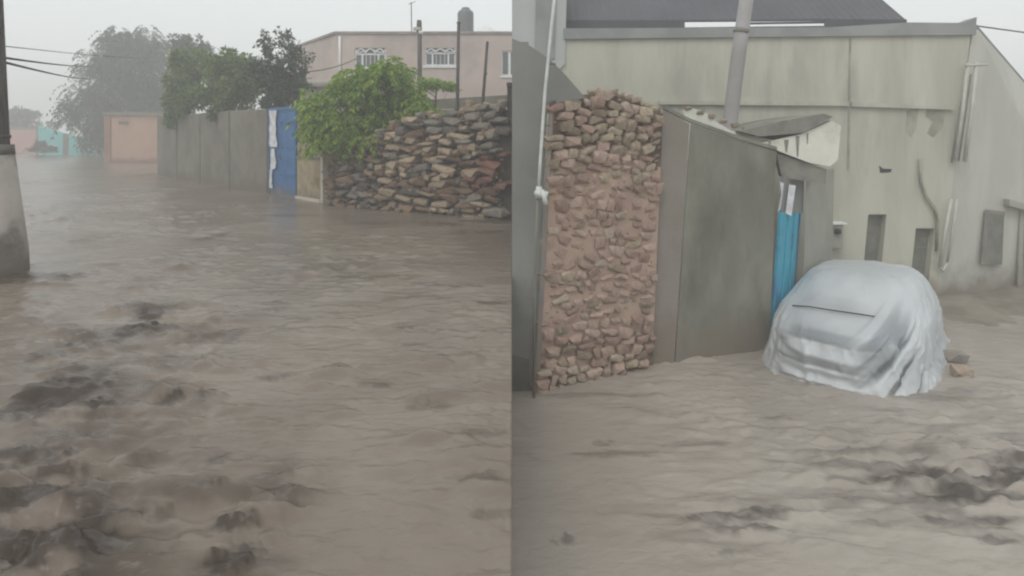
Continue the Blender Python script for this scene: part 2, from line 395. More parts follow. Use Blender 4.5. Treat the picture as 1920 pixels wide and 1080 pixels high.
L_SPOTS = [(95, 745, 75, 42, .95, 0), (150, 700, 60, 30, .6, 0), (60, 860, 70, 30, .8, 0), (40, 935, 60, 28, .8, 0), (120, 890, 60, 12, .7, 0),
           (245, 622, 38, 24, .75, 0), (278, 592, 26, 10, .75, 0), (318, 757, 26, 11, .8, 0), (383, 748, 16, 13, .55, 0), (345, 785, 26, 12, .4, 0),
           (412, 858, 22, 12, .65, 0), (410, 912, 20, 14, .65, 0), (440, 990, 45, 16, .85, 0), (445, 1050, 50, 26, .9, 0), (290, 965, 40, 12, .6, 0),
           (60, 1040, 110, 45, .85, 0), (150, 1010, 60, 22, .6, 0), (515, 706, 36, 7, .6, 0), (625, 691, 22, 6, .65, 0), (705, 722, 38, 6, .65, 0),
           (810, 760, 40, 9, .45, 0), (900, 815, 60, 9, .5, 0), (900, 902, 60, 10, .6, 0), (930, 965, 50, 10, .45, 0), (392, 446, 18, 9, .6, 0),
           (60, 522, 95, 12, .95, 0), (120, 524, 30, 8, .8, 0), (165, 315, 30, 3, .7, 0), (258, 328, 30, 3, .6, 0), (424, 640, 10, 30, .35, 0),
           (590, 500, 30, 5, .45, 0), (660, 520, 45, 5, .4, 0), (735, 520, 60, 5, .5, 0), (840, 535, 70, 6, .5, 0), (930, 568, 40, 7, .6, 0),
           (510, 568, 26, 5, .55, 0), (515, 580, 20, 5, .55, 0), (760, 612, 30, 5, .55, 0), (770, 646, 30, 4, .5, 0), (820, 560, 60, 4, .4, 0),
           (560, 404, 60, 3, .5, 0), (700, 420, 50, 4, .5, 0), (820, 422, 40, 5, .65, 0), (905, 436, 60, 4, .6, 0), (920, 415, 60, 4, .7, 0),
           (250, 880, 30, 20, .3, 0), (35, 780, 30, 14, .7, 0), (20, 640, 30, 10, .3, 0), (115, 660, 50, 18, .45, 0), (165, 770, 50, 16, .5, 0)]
# dark patches painted for shaded waves and muddy clumps; they also heave the surface
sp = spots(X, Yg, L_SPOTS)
flow = np.clip(ridge(X*1.9+1.1*vnoise(X*.8, Yg*.8, 21), Yg*3.6, 22)*1.6-1.05, 0, 1) * np.clip(vnoise(X*0.5, Yg*0.45, 23)*1.4+0.1, 0, 1) * np.clip((Yg-3.5)/3, 0, 1)  # dark dashes painted for wave slopes turned to the camera
silt_shade = np.clip(np.maximum(sp*.9, flow*0.45) + churn*np.clip(fbm(X*3.4, Yg*6.0, 31, 5)*2.2+0.5, 0, 1)*1.0 + .5*np.clip(turb*wavelets(X, Yg+.04, 2.0, 4.6, 2), 0, 1), 0, 1)  # churned mud, with shade painted on the near face of each crest
h = h + 0.022*sp*(0.4+0.9*vnoise(X*10, Yg*15, 41))
Z = ZL + h
Vm = np.stack([X, Yg, Z], -1)
# the sheet folds over the edge of the street and runs down to the yard
fold = [Vm[:, 0, :].copy() for _ in range(4)]
for k, (dx, dz) in enumerate(((0.0008, -0.05), (0.0012, -0.3), (0.0014, -0.8), (0.0016, -1.55))):
    fold[k][:, 0] += dx; fold[k][:, 2] += dz
Vall = np.concatenate([np.stack(fold[::-1], 1), Vm], 1)
Sall = np.concatenate([np.repeat(silt_shade[:, :1], 4, 1), silt_shade], 1)
def gridfaces(a, b):
    i = np.arange(a*b).reshape(a, b)
    return np.stack([i[:-1, :-1].ravel(), i[1:, :-1].ravel(), i[1:, 1:].ravel(), i[:-1, 1:].ravel()], 1)
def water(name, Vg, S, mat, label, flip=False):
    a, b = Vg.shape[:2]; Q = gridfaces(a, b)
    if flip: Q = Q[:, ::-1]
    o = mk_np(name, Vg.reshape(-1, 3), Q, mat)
    at = o.data.attributes.new('silt_shade', 'FLOAT', 'POINT'); at.data.foreach_set('value', S.ravel().astype(np.float32))
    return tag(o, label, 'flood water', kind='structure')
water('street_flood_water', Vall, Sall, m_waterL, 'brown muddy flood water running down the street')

# lower yard
ry = rows(-4.0, 13.5, 0.0050, 0.03); tt = np.linspace(0, 1, 330)**1.1
Yg, T = np.meshgrid(ry, tt, indexing='ij')
X = 0.0 + T*(np.maximum(Yg, 0)*0.95 + 4.5)
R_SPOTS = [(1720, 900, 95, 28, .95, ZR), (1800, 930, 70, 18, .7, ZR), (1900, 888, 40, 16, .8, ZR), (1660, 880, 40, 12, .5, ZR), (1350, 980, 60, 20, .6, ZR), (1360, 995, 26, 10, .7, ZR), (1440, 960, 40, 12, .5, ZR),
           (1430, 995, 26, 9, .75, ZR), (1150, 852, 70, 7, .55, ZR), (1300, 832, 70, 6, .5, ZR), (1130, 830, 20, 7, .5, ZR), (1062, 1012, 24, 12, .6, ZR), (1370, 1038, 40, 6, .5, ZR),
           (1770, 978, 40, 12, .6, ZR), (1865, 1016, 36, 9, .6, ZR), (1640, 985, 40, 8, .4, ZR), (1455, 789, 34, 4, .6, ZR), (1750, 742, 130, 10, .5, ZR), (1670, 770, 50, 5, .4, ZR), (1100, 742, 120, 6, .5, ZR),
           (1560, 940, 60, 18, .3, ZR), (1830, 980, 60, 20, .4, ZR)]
sp = spots(X, Yg, R_SPOTS)  # dark patches painted for shaded chop and mud clumps
turbR = np.clip(fbm(X*0.45, Yg*0.4, 55, 3)*1.2+0.35, 0.1, 1)
rough_r = np.maximum(np.exp(-((X-4.3)/1.8)**2 - ((Yg-5.85)/.95)**2), .7*np.exp(-((X-1.9)/.8)**2 - ((Yg-5.15)/.35)**2))
h = 0.026*fbm(X*0.6, Yg*0.7, 51, 3) + (turbR+rough_r*.8)*(0.09*wavelets(X, Yg, 1.7, 4.4, 52) + 0.05*wavelets(X, Yg, 3.8, 9, 53) + 0.04*wavelets(X, Yg, 8, 18, 54))
h = h + rough_r*(0.06*fbm(X*3.2, Yg*7.5, 56, 5) + 0.11*wavelets(X, Yg, 3.0, 9, 57, .05) + .06*wavelets(X, Yg, 7, 18, 59, .05)) + 0.025*sp*(0.4+0.9*vnoise(X*9, Yg*14, 58))
flow = np.clip(ridge(X*1.5+1.1*vnoise(X*.8, Yg*.8, 61), Yg*3.2, 62)*1.6-1.1, 0, 1)*np.clip(vnoise(X*0.5, Yg*0.5, 63)*1.4, 0, 1)  # dark dashes painted for wave slopes turned to the camera
silt_shade = np.clip(np.maximum(sp*0.85, flow*0.3) + rough_r*np.clip(fbm(X*2.4, Yg*7.5, 64, 5)*1.9+.22, 0, 1)*.95 + .4*np.clip(turbR*wavelets(X, Yg+.04, 1.7, 4.4, 52), 0, 1), 0, 1)  # muddy churn, with shade painted just in front of wave crests
water('yard_flood_water', np.stack([X, Yg, ZR+h], -1), silt_shade, m_waterR, 'paler muddy flood water around the covered car', flip=True)

rw = strip('retaining_wall', (-0.26, -4), (-0.26, 7.6), ZG-0.2, -0.06, -0.06, 0.25, m_conc, away=(1, 0, 0))
tag(rw, 'drowned concrete retaining wall along the street edge', 'retaining wall')

# ------------------------------------------------------------------ stones
def rock_mesh(name, seed, mat, flat=1.0, pts=15):
    r = random.Random(seed); bm = bmesh.new()
    for k in range(pts):
        zz = 1 - 2*(k+0.5)/pts; ph = k*2.399963 + r.uniform(-.3, .3); q = math.sqrt(1-zz*zz)
        v = Vector((q*math.cos(ph), q*math.sin(ph), zz))
        v = Vector([math.copysign(abs(c)**0.5, c) for c in v]) * r.uniform(0.70, 1.04)
        bm.verts.new(v*0.5)
    res = bmesh.ops.convex_hull(bm, input=bm.verts)
    for g in res['geom_interior']:
        if isinstance(g, bmesh.types.BMVert) and g.is_valid: bm.verts.remove(g)
    bmesh.ops.recalc_face_normals(bm, faces=bm.faces)
    me = bpy.data.meshes.new(name); bm.to_mesh(me); bm.free(); me.materials.append(mat)
    return me
ROCKS = {}
def rocks(mat):
    if mat.name not in ROCKS:
        ROCKS[mat.name] = [rock_mesh('stone', hash_seed, mat) for hash_seed in range(len(ROCKS)*20, len(ROCKS)*20+7)]
    return ROCKS[mat.name]
def stone(pos, size, yaw, roll, mat, parent, r):
    o = bpy.data.objects.new('stone', r.choice(rocks(mat)))
    o.location = pos; o.scale = size
    o.rotation_euler = (r.uniform(-.25, .25), roll, yaw)
    return put(o, parent)
def stone_courses(parent, a, b, z0, top, pick, r, w=(0.2, 0.5), hh=(0.10, 0.2), depth=0.3, out=0.0, lean=0.0, chaos=0.12):
    """a, b: ground ends of the face line; top(u) gives the height of the wall"""
    a, b = Vector((a[0], a[1], 0)), Vector((b[0], b[1], 0)); L = (b-a).length; d = (b-a)/L
    n = Vector((d.y, -d.x, 0))
    if n.dot(a) > 0: n = -n
    yaw = math.atan2(d.y, d.x); z = z0; cnt = 0
    zmax = max(top(u*L/20) for u in range(21))
    while z < zmax:
        ch = r.uniform(*hh); u = -r.uniform(0, 0.2)
        while u < L:
            ww = r.uniform(*w) * (1.25 if ch > sum(hh)/2 else 0.85)
            uc = u + ww/2; zc = z + ch/2 + 0.06*math.sin(uc*2.1+z*3) + 0.03*math.sin(uc*6.3+z*7) + r.uniform(-.035, .035)
            if 0.02 < uc < L-0.02 and zc < top(uc):
                p = a + d*uc + n*(out + r.uniform(-.03, .035)) + Vector((lean*(zc-z0), 0, zc))
                mat, sc = pick(uc, zc, r)
                stone(p, (ww*1.10*sc, depth*r.uniform(.8, 1.1), ch*1.2*sc*r.uniform(.75, 1.4)), yaw+r.uniform(-.12, .12), r.uniform(-chaos, chaos), mat, parent, r)
                cnt += 1
            u += ww
        z += ch*0.93
    return cnt

# ------------------------------------------------------------------ foliage
def leaves(name, pts, dirs, ln, wd, mat, parent, droop=0.0):
    pts = np.asarray(pts); d = np.asarray(dirs, float); n = len(pts)
    d[:, 2] -= droop; d /= np.linalg.norm(d, axis=1, keepdims=True) + 1e-9
    rv = rng.normal(size=(n, 3)); s = np.cross(d, rv); s /= np.linalg.norm(s, axis=1, keepdims=True) + 1e-9
    u = np.cross(s, d)
    l = (ln*rng.uniform(.6, 1.25, n))[:, None]; w = (wd*rng.uniform(.7, 1.2, n))[:, None]
    p0 = pts; p1 = pts + d*l*.45 + s*w*.5 + u*w*.18; p2 = pts + d*l; p3 = pts + d*l*.45 - s*w*.5 + u*w*.18
    Vv = np.stack([p0, p1, p2, p3], 1).reshape(-1, 3); i = np.arange(n)*4
    Q = np.stack([i, i+1, i+2, i+3], 1)
    return mk_np(name, Vv, Q, mat, parent, smooth=False)
def scatter_clumps(clumps, r, k=7):
    out = []
    for (c, rad, w) in clumps:
        if w <= 0: continue
        out.append((c, tuple(x*.72 for x in rad), w*.42))
        for _ in range(k):
            v = Vector((r.gauss(0, 1), r.gauss(0, 1), r.gauss(0, 1))).normalized(); q = r.uniform(.7, 1.12); sz = r.uniform(.22, .42)
            out.append((tuple(c[i]+v[i]*rad[i]*q for i in range(3)), tuple(x*sz for x in rad), w*.62/k*r.uniform(.5, 1.5)))
    return out
def clump_points(clumps, per):
    P_, D_ = [], []
    for (c, r, wgt) in clumps:
        n = int(per*wgt); v = rng.normal(size=(n, 3)); v /= np.linalg.norm(v, axis=1, keepdims=True)
        rad = rng.uniform(.25, 1.0, n)**0.6
        # uneven surface
        rad *= 0.78 + 0.35*vnoise(v[:, 0]*2.5+c[0]*3, v[:, 1]*2.5+v[:, 2]*2.1+c[2]*5, 77)
        P_.append(np.array(c) + v*rad[:, None]*np.array(r)); D_.append(v + rng.normal(size=(n, 3))*.6)
    return np.concatenate(P_), np.concatenate(D_)
def limbs(parent, base, trunk_top, rad, tips, r):
    mid = base.lerp(trunk_top, .5) + Vector((r.uniform(-.08, .08), r.uniform(-.08, .08), 0))
    tube('trunk', [base, mid, trunk_top], [rad, rad*.8, rad*.6], m_bark, parent, 8)
    for t in tips:
        t = Vector(t); s = mid.lerp(trunk_top, r.uniform(.3, 1.0))
        m = s.lerp(t, .5) + Vector((r.uniform(-.12, .12), r.uniform(-.12, .12), r.uniform(0, .2)))
        tube('limb', [s, m, t], [rad*.42, rad*.26, rad*.08], m_bark, parent, 6)
def sprays(name, starts, dirs, length, n_leaf, ln, wd, mat, parent, droop=1.6):
    """arching stems that carry pairs of narrow drooping leaflets"""
    starts = np.asarray(starts); d0 = np.asarray(dirs, float); d0 /= np.linalg.norm(d0, axis=1, keepdims=True)
    Ps, Ds = [], []
    L = length*rng.uniform(.6, 1.3, len(starts))
    for k in range(n_leaf):
        t = (k+1)/n_leaf
        pos = starts + d0*(L*t)[:, None] + np.array([0, 0, -1])*(L*droop*.42*t*t)[:, None]
        tan = d0 + np.array([0, 0, -1])*droop*.84*t
        side = np.cross(tan, np.array([0, 0, 1.0])); side /= np.linalg.norm(side, axis=1, keepdims=True)+1e-9
        for sgn in (-1, 1):
            Ps.append(pos); Ds.append(tan*.55 + side*sgn*.8 + rng.normal(size=pos.shape)*.22 + np.array([0, 0, -.45]))
    return leaves(name, np.concatenate(Ps), np.concatenate(Ds), ln, wd, mat, parent)

# ------------------------------------------------------------------ LEFT: the street
# utility pole by the left edge
pb = G(-6, 512); pY = pb.y
t = thing('utility_pole', (pb.x, pY, -0.3), 'tall utility pole with thick pale concrete foot at the street edge', 'utility pole')
zc = P(0, 275, pY).z
tube('shaft', [(pb.x-.04, pY, zc-.05), (pb.x-.07, pY, 3.2), (pb.x-.13, pY, 7.6)], [.165, .12, .085], m_pole_w, t, 14)
tube('concrete_foot', [(pb.x, pY, -.3), (pb.x-.005, pY, .25), (pb.x-.03, pY, zc-.08)], [.335, .315, .20], m_pole_c, t, 16)
tube('collar', [(pb.x-.03, pY, zc-.1), (pb.x-.035, pY, zc+.02)], [.205, .20], m_conc_d, t, 16)
tube('steel_band', [(pb.x-.04, pY, zc+.10), (pb.x-.04, pY, zc+.14)], [.172, .170], m_iron, t, 16)
tube('crossarm', [(pb.x-.9, pY-.05, 7.1), (pb.x+.75, pY-.05, 7.1)], .06, m_pole_w, t, 6)
for k in range(3):
    lathe('insulator', (pb.x-.7+.65*k, pY-.05, 7.16), [(.02, 0), (.045, .03), (.03, .06), (.045, .09), (.02, .12)], m_white, t, 10)
# loose bark and cut wires at the side of the shaft
for k in range(5):
    z = 2.9 + .25*k
    tube('cut_wire', [(pb.x+.07, pY-.09, z), (pb.x+.13, pY-.1, z+.05), (pb.x+.11, pY-.1, z-.12)], .009, m_cable, t, 5)

def cable(name, a, b, drop, rad, label):
    o = tube(name, sag(a, b, drop), rad, m_cable, None, 5); return tag(o, label, 'cable')
cable('overhead_cable', (pb.x-.06, pY, P(0, 105, pY).z), P(190, 121, 43), 0.12, .016, 'upper black cable running from the left pole to the far willow')
cable('overhead_cable', (pb.x-.06, pY, P(0, 111, pY).z), P(180, 147, 43), 0.12, .018, 'lower sagging black cable from the left pole to the far willow')
cable('overhead_cable', (pb.x-.06, pY, P(0, 84, pY).z), P(330, 98, 60), 0.3, .006, 'thin faint cable high above the two black cables')

# far end of the street
def block(name, p, w, d, h, mat, label, rz=0.0, cat='building', parts=None):
    t = thing(name, (p.x, p.y, -0.3), label, cat)
    box('wall', (p.x, p.y+d/2, h/2-.15), (w, d, h+.3), mat, t, .03, rz)
    if parts: parts(t)
    return t
o_l, o_r = P(202, 305, 37.3), P(296, 305, 37.3)
t = thing('terracotta_building', (o_l.x, 37.3, -0.3), 'small terracotta building with flat grey coping at street end', 'building')
topz = P(0, 216, 37.3).z
strip('front_wall', o_l, (o_r.x+1.2, 37.3), -.3, topz, topz, .22, m_orange, t)
strip('plinth', (o_l.x-.02, 37.27), (o_r.x+1.2, 37.27), -.3, .16, .16, .03, m_terr_d, t)
strip('corner_post', (o_l.x-.16, 37.22), (o_l.x+.18, 37.22), -.3, topz-.02, topz-.02, .3, m_terr_d, t)
strip('side_wall', (o_l.x+.001, 37.53), (o_l.x+.5, 42), -.3, topz-.02, topz-.02, .2, m_terr_d, t, away=(1, 0, 0))
strip('coping', (o_l.x-.2, 37.15), (o_r.x+1.2, 37.15), topz, topz+.17, topz+.17, .45, m_conc, t)
strip('roof_slab', (o_l.x, 37.62), (o_r.x+1.2, 37.62), topz-.12, topz, topz, 4.5, m_conc, t)
strip('vent', P(222, 232, 37.26), P(240, 232, 37.26), topz-.5, topz-.34, topz-.34, .05, m_conc_d, t)
a, b = P(72, 300, 50), P(143, 300, 50)
t = thing('turquoise_house', (a.x, 50, -.3), 'hazy turquoise house wall beside the far willow', 'building')
zt = P(0, 250, 50).z
strip('wall', a, b, -.3, P(0, 236, 50).z, zt-.25, .25, m_turq, t)
strip('side_wall', (b.x-.001, 50.26), (b.x+.3, 57), -.3, zt-.25, zt-.25, .2, m_turq, t, away=(-1, 0, 0))
strip('door', P(118, 300, 49.97), P(128, 300, 49.97), -.3, 1.6, 1.6, .05, m_conc, t)
a, b = P(6, 300, 56), P(66, 300, 56)
t = thing('rose_house', (a.x, 56, -.3), 'faded rose house wall at the far left end', 'building')
strip('wall', (a.x-4, 56), b, -.3, P(0, 238, 56).z, P(0, 243, 56).z, .25, m_rose, t)
strip('parapet', (a.x-4, 55.95), b, P(0, 241, 56).z-.1, P(0, 237, 56).z+.1, P(0, 242, 56).z+.1, .35, m_conc, t)

# willow-like tree in the haze
wb = P(245, 300, 46); wr = random.Random(3)
t = thing('willow_tree', (wb.x, 46, -.2), 'large hazy grey-green weeping tree behind the terracotta building', 'tree')
cl = []
for (x, y, rx, ry_, w) in [(245, 120, 62, 62, 1.4), (212, 100, 38, 40, .7), (268, 92, 52, 34, .8), (190, 170, 48, 52, 1), (270, 175, 62, 62, 1.3), (160, 205, 38, 40, .9), (305, 125, 32, 52, .7), (225, 215, 55, 52, 1), (292, 208, 38, 42, .7), (245, 68, 34, 18, .35), (188, 256, 28, 36, .6), (305, 85, 16, 22, .2)]:
    Yc = 46 + wr.uniform(-1.5, 1.5); c = P(x, y, Yc); cl.append(((c.x, c.y, c.z), (rx/F_PX*Yc, 1.8, ry_/F_PX*Yc), w))
limbs(t, Vector((wb.x, 46, -.2)), Vector((wb.x+.1, 46, 3.2)), .38, [c[0] for c in cl[:9]], wr)
pts, ds = clump_points(scatter_clumps(cl, wr, 9), 330)
keep = pts[:, 2] > 0.5
sprays('crown', pts[keep], ds[keep]*[1, 1, .35]+[0, 0, .15], .75, 5, .30, .085, m_lf_will, t, droop=2.3)
# scattered twiggy sprigs above the crown
def tree(name, label, Y, base_px, blobs, per, ln, wd, mat, trunk_r, cat='tree', depth=.6, seed=1, droop=.2, tz=None):
    r = random.Random(seed); b0 = P(base_px[0], base_px[1], Y); b0.z = -.2
    t = thing(name, b0, label, cat); cl = []
    for (x, y, rx, ry_, w) in blobs:
        Yc = Y + r.uniform(-.5, .5)*depth; c = P(x, y, Yc); cl.append(((c.x, c.y, c.z), (rx/F_PX*Yc, depth, ry_/F_PX*Yc), w))
    zt = min(c[0][2] for c in cl) if tz is None else tz
    limbs(t, b0, Vector((b0.x+.05, b0.y, zt)), trunk_r, [c[0] for c in cl], r)
    pts, ds = clump_points(scatter_clumps(cl, r), per); keep = pts[:, 2] > 0.4
    leaves('crown', pts[keep], ds[keep], ln, wd, mat, t, droop)
    return t
tree('hazy_tree', 'small faint tree top showing between willow and garden trees', 38, (365, 300), [(350, 95, 34, 26, 1), (375, 100, 20, 28, .7), (338, 88, 16, 14, .4), (352, 130, 38, 40, 1)], 900, .26, .10, m_lf_will, .12, seed=4)
tree('shrub', 'hazy rounded shrub in front of the rose and turquoise walls', 47, (70, 300), [(72, 284, 16, 14, 1), (90, 292, 14, 10, .7), (55, 290, 16, 12, .6)], 1000, .26, .12, m_lf_will, .10, 'shrub', depth=1.2, seed=5)
tree('hazy_tree', 'faint round tree rising behind the rose house at far left', 66, (45, 290), [(42, 222, 30, 24, 1), (65, 240, 26, 22, .8), (25, 240, 26, 24, .7), (85, 255, 22, 18, .5)], 900, .4, .16, m_lf_will, .15, seed=14, depth=1.5)
# garden trees behind the concrete wall
tree('garden_tree', 'olive-green garden tree overhanging the middle of the concrete wall', 21.5, (430, 330), [(425, 150, 48, 44, 1.3), (400, 175, 34, 34, .9), (455, 175, 40, 36, 1), (415, 118, 30, 22, .6), (450, 120, 26, 24, .5), (470, 150, 26, 34, .6), (420, 200, 24, 22, .5)], 1500, .17, .075, m_lf_mid, .08, seed=6, depth=.8)
tree('garden_tree', 'green garden tree drooping over the far part of the concrete wall', 24, (352, 320), [(350, 140, 34, 42, 1.2), (345, 185, 30, 30, 1), (372, 120, 22, 30, .6), (385, 110, 10, 26, .3), (335, 110, 18, 26, .4), (365, 170, 24, 26, .6)], 1500, .17, .075, m_lf_mid, .08, seed=7, depth=.8)
t = thing('hanging_vine', P(330, 200, 24.6), 'leafy vine hanging down over the far concrete panel', 'vine')
cl = []
for (x, y, rx, ry_, w) in [(325, 190, 17, 24, .8), (345, 195, 24, 22, 1), (318, 225, 8, 18, .25), (335, 180, 22, 14, .6)]:
    c = P(x, y, 24.1); cl.append(((c.x, c.y, c.z), (rx/F_PX*24.1, .35, ry_/F_PX*24.1), w))
pts, ds = clump_points(cl, 1000); leaves('foliage', pts, ds, .15, .08, m_lf_mid, t, .6)
tube('stem', [P(340, 240, 24.7), P(338, 205, 24.55), P(330, 185, 24.2)], .03, m_bark, t, 5)
# dark tree next to the blue door
tree('dark_tree', 'dark sparse-topped tree rising behind the blue door', 18.9, (522, 330), [(520, 165, 40, 36, 1.3), (505, 195, 28, 22, .6), (545, 180, 28, 26, .7), (515, 120, 34, 32, .55), (545, 110, 26, 28, .3), (500, 80, 12, 18, .10), (530, 75, 16, 20, .14), (560, 105, 18, 26, .16), (490, 140, 18, 30, .35), (565, 150, 12, 20, .2)], 1500, .13, .06, m_lf_dark, .07, seed=8, depth=.7)
tube('garden_stake', [P(319, 260, 26), P(319, 150, 26), P(318, 98, 26)], [.05, .045, .04], m_white, None, 8)
tag(bpy.data.objects['garden_stake'], 'slim pale stake standing among the far garden trees', 'stake')

# concrete perimeter wall
A_, B_ = G(294, 328), G(501, 362); HW = 2.31
cw = thing('concrete_wall', (A_.x, A_.y, -.3), 'grey concrete perimeter wall in panels beside the blue door', 'wall')
cuts = [294, 331, 375, 430, 501]
def on_line(px, a, b):
    k = (px-960)/F_PX; d = b-a; s = (k*a.y - a.x)/(d.x - k*d.y); return a + d*s
q = [on_line(c, A_, B_) for c in cuts]
dl = (B_-A_).normalized()
for i in range(4):
    strip('panel', q[i]+dl*.05, q[i+1]-dl*.05, -.3, HW+[.0, -.02, .01, .02][i], HW+[-.01, .0, .02, 0][i], .14, m_conc, cw, .012)
for i in range(5):
    p = q[i] + Vector((.74, .67, 0))*.075
    strip('post', p-dl*.08, p+dl*.08, -.3, HW-.03, HW-.03, .16, m_conc_d, cw)
strip('side_panel', q[0]+Vector((.02, .2, 0)), q[0]+Vector((4.2, 3.6, 0)), -.3, HW, HW, .14, m_terr_d, cw)
# blue door and beige gate
B2 = G(501, 362); C2 = G(609, 381)
D0, D1, D2, D3 = on_line(506, B2, C2), on_line(531, B2, C2), on_line(556, B2, C2), on_line(607, B2, C2)
dd = (C2-B2).normalized(); nn = Vector((dd.y, -dd.x, 0)); nn = nn if nn.dot(B2) < 0 else -nn
bd = thing('blue_door', (D1.x, D1.y, -.1), 'blue steel street door with torn white paper stuck on it', 'door')
ztop = P(0, 203, D1.y).z
for a, b in ((D0+dd*.03, D1-dd*.006), (D1+dd*.006, D2-dd*.06)):
    strip('leaf', a, b, -.25, ztop-.06, ztop-.06, .05, m_blue, bd, .008)
    for zz in (.55, 1.25, 1.9):
        strip('rib', a+nn*.022+dd*.05, b+nn*.022-dd*.05, zz, zz+.035, zz+.035, .02, m_blue, bd)
for a in (D0-dd*.03, D2-dd*.05): strip('jamb', a+nn*.03, a+dd*.055+nn*.03, -.25, ztop, ztop, .1, m_blue, bd)
strip('lintel', D0-dd*.03+nn*.028, D2+dd*.0+nn*.028, ztop-.055, ztop+.03, ztop+.03, .1, m_blue, bd)
tube('handle', [D1+nn*.06+Vector((0, 0, .95)), D1+nn*.09+Vector((0, 0, 1.02)), D1+nn*.06+Vector((0, 0, 1.12))], .014, m_iron, bd, 6)
def scrap(name, x0, x1, y0, y1, parent, line, seed, mat=m_paper, off=.045):
    r = random.Random(seed); n = 9; Lp, Rp = [], []
    a, b = on_line(x0, *line), on_line(x1, *line); Yd = (a.y+b.y)/2
    for i in range(n):
        tt_ = i/(n-1); z = P(0, y0+(y1-y0)*tt_, Yd).z
        Lp.append(a.lerp(b, r.uniform(0, .10)) + nn*(off+r.uniform(0, .012)) + Vector((0, 0, z)))
        Rp.append(a.lerp(b, r.uniform(.86, 1.05) * (1 - .30*abs(math.sin(tt_*2.6+seed*.7)))) + nn*(off+r.uniform(0, .012)) + Vector((0, 0, z+r.uniform(-.02, .02))))
    return poly(name, Lp + Rp[::-1], -nn*.004, mat, parent)
scrap('paper_strip', 508, 525, 207, 276, bd, (B2, C2), 1)
scrap('paper_strip', 510, 522, 279, 318, bd, (B2, C2), 2)
scrap('paper_strip', 508, 515, 318, 352, bd, (B2, C2), 5)
bg_ = thing('beige_gate', (D3.x, D3.y, -.1), 'stained beige steel gate between blue door and stone wall', 'gate')
zt = P(0, 196, D2.y).z
E0, E1 = D2+dd*.02, D3-dd*.12
strip('lower_panel', E0, E1, .05, 1.02, 1.02, .05, m_beige, bg_, .01)
strip('upper_panel', E0+nn*-.01, E1+nn*-.01, 1.06, zt-.1, zt-.1, .05, m_beige, bg_, .01)
strip('rail', E0+nn*.02, E1+nn*.02, 1.0, 1.075, 1.075, .04, m_conc, bg_)
strip('post', E1+nn*.03, E1+dd*.12+nn*.03, -.3, zt-.25, zt-.25, .14, m_cream, bg_, .01)
strip('threshold', E0+nn*.05, E1+nn*.05, -.2, .065, .065, .1, m_cream, bg_)
strip('lintel', E0+nn*.05-dd*.02, E1+nn*.05+dd*.14, zt-.09, zt+.03, zt+.03, .18, m_cream, bg_)

# dry stone wall on the street
S0, S1 = G(611, 383), Vector((0.0, 12.55, 0))
sw = thing('dry_stone_wall', (S0.x, S0.y, -.3), 'rough brown dry stone wall between the beige gate and street corner', 'wall')
Ls = (S1-S0).length
def ltop(u):
    f = u/Ls
    base = 1.45 if f < .22 else 1.45 + (f-.22)/.18*.42 if f < .40 else 1.86 + (f-.40)/.3*.22 if f < .7 else 2.10 + (f-.7)*.5
    return base + .07*math.sin(u*5.1) + .04*math.sin(u*13)
sd = (S1-S0).normalized(); sn = Vector((-sd.y, sd.x, 0)); sn = sn if sn.dot(S0) > 0 else -sn
for i in range(6):
    a, b = S0+sd*(Ls*i/6), S0+sd*(Ls*(i+1)/6)
    strip('core', a+sn*.06, b+sn*.06, -.3, ltop(Ls*i/6)-.16, ltop(Ls*(i+1)/6)-.16, .4, m_mortar, sw)
sr = random.Random(21)
def lpick(u, z, r):
    f = u/Ls
    if f > .80 and .62 < z < 1.25 and r.random() < .85: return m_st_red, 1.06
    if f > .55 and z > 1.3: return (m_st_grey if r.random() < .55 else m_st_tan), .95
    if f < .33: return (m_st_grey if r.random() < .4 else m_st_brown), .85
    c = r.random()
    return (m_st_brown if c < .45 else m_st_tan if c < .88 else m_st_grey), 1.0
n1 = stone_courses(sw, S0+sd*.06, S1-sd*.16, -.06, ltop, lpick, sr, w=(.18, .58), hh=(.075, .165), depth=.36, chaos=.22)
def chinks(parent, n, pos, mat, r, lo=.04, hi=.11):
    bm = bmesh.new(); src = rocks(mat)
    for k in range(n):
        tmp = bmesh.new(); tmp.from_mesh(r.choice(src)); p, yw = pos(r)
        m = Matrix.Translation(p) @ Matrix.Rotation(yw, 4, 'Z') @ Matrix.Rotation(r.uniform(-.6, .6), 4, 'Y') @ Matrix.Diagonal((r.uniform(lo, hi), r.uniform(lo, hi), r.uniform(lo, hi)*.7, 1))
        tmp.transform(m); me_ = bpy.data.meshes.new('t'); tmp.to_mesh(me_); tmp.free(); bm.from_mesh(me_); bpy.data.meshes.remove(me_)
    me = bpy.data.meshes.new('small_stones'); bm.to_mesh(me); bm.free(); me.materials.append(mat)
    o = put(bpy.data.objects.new('small_stones', me), parent); o['kind'] = 'stuff'
def lchink(r):
    u = r.uniform(.02, .98)*Ls; return S0+sd*u+sn*r.uniform(-.12, -.02)+Vector((0, 0, r.uniform(0, 1)*ltop(u))), r.uniform(-1, 1)
for mt_ in (m_st_brown, m_st_tan, m_st_grey): chinks(sw, 130, lchink, mt_, sr)
for k in range(16):   # loose stones along the crest
    u = sr.uniform(.36, .97)*Ls; z = ltop(u)
    stone(S0+sd*u+sn*sr.uniform(0, .3)+Vector((0, 0, z)), (sr.uniform(.14, .34), .25, sr.uniform(.1, .18)), sr.uniform(-.5, .7), sr.uniform(-.5, .5), sr.choice([m_st_grey, m_st_tan]), sw, sr)
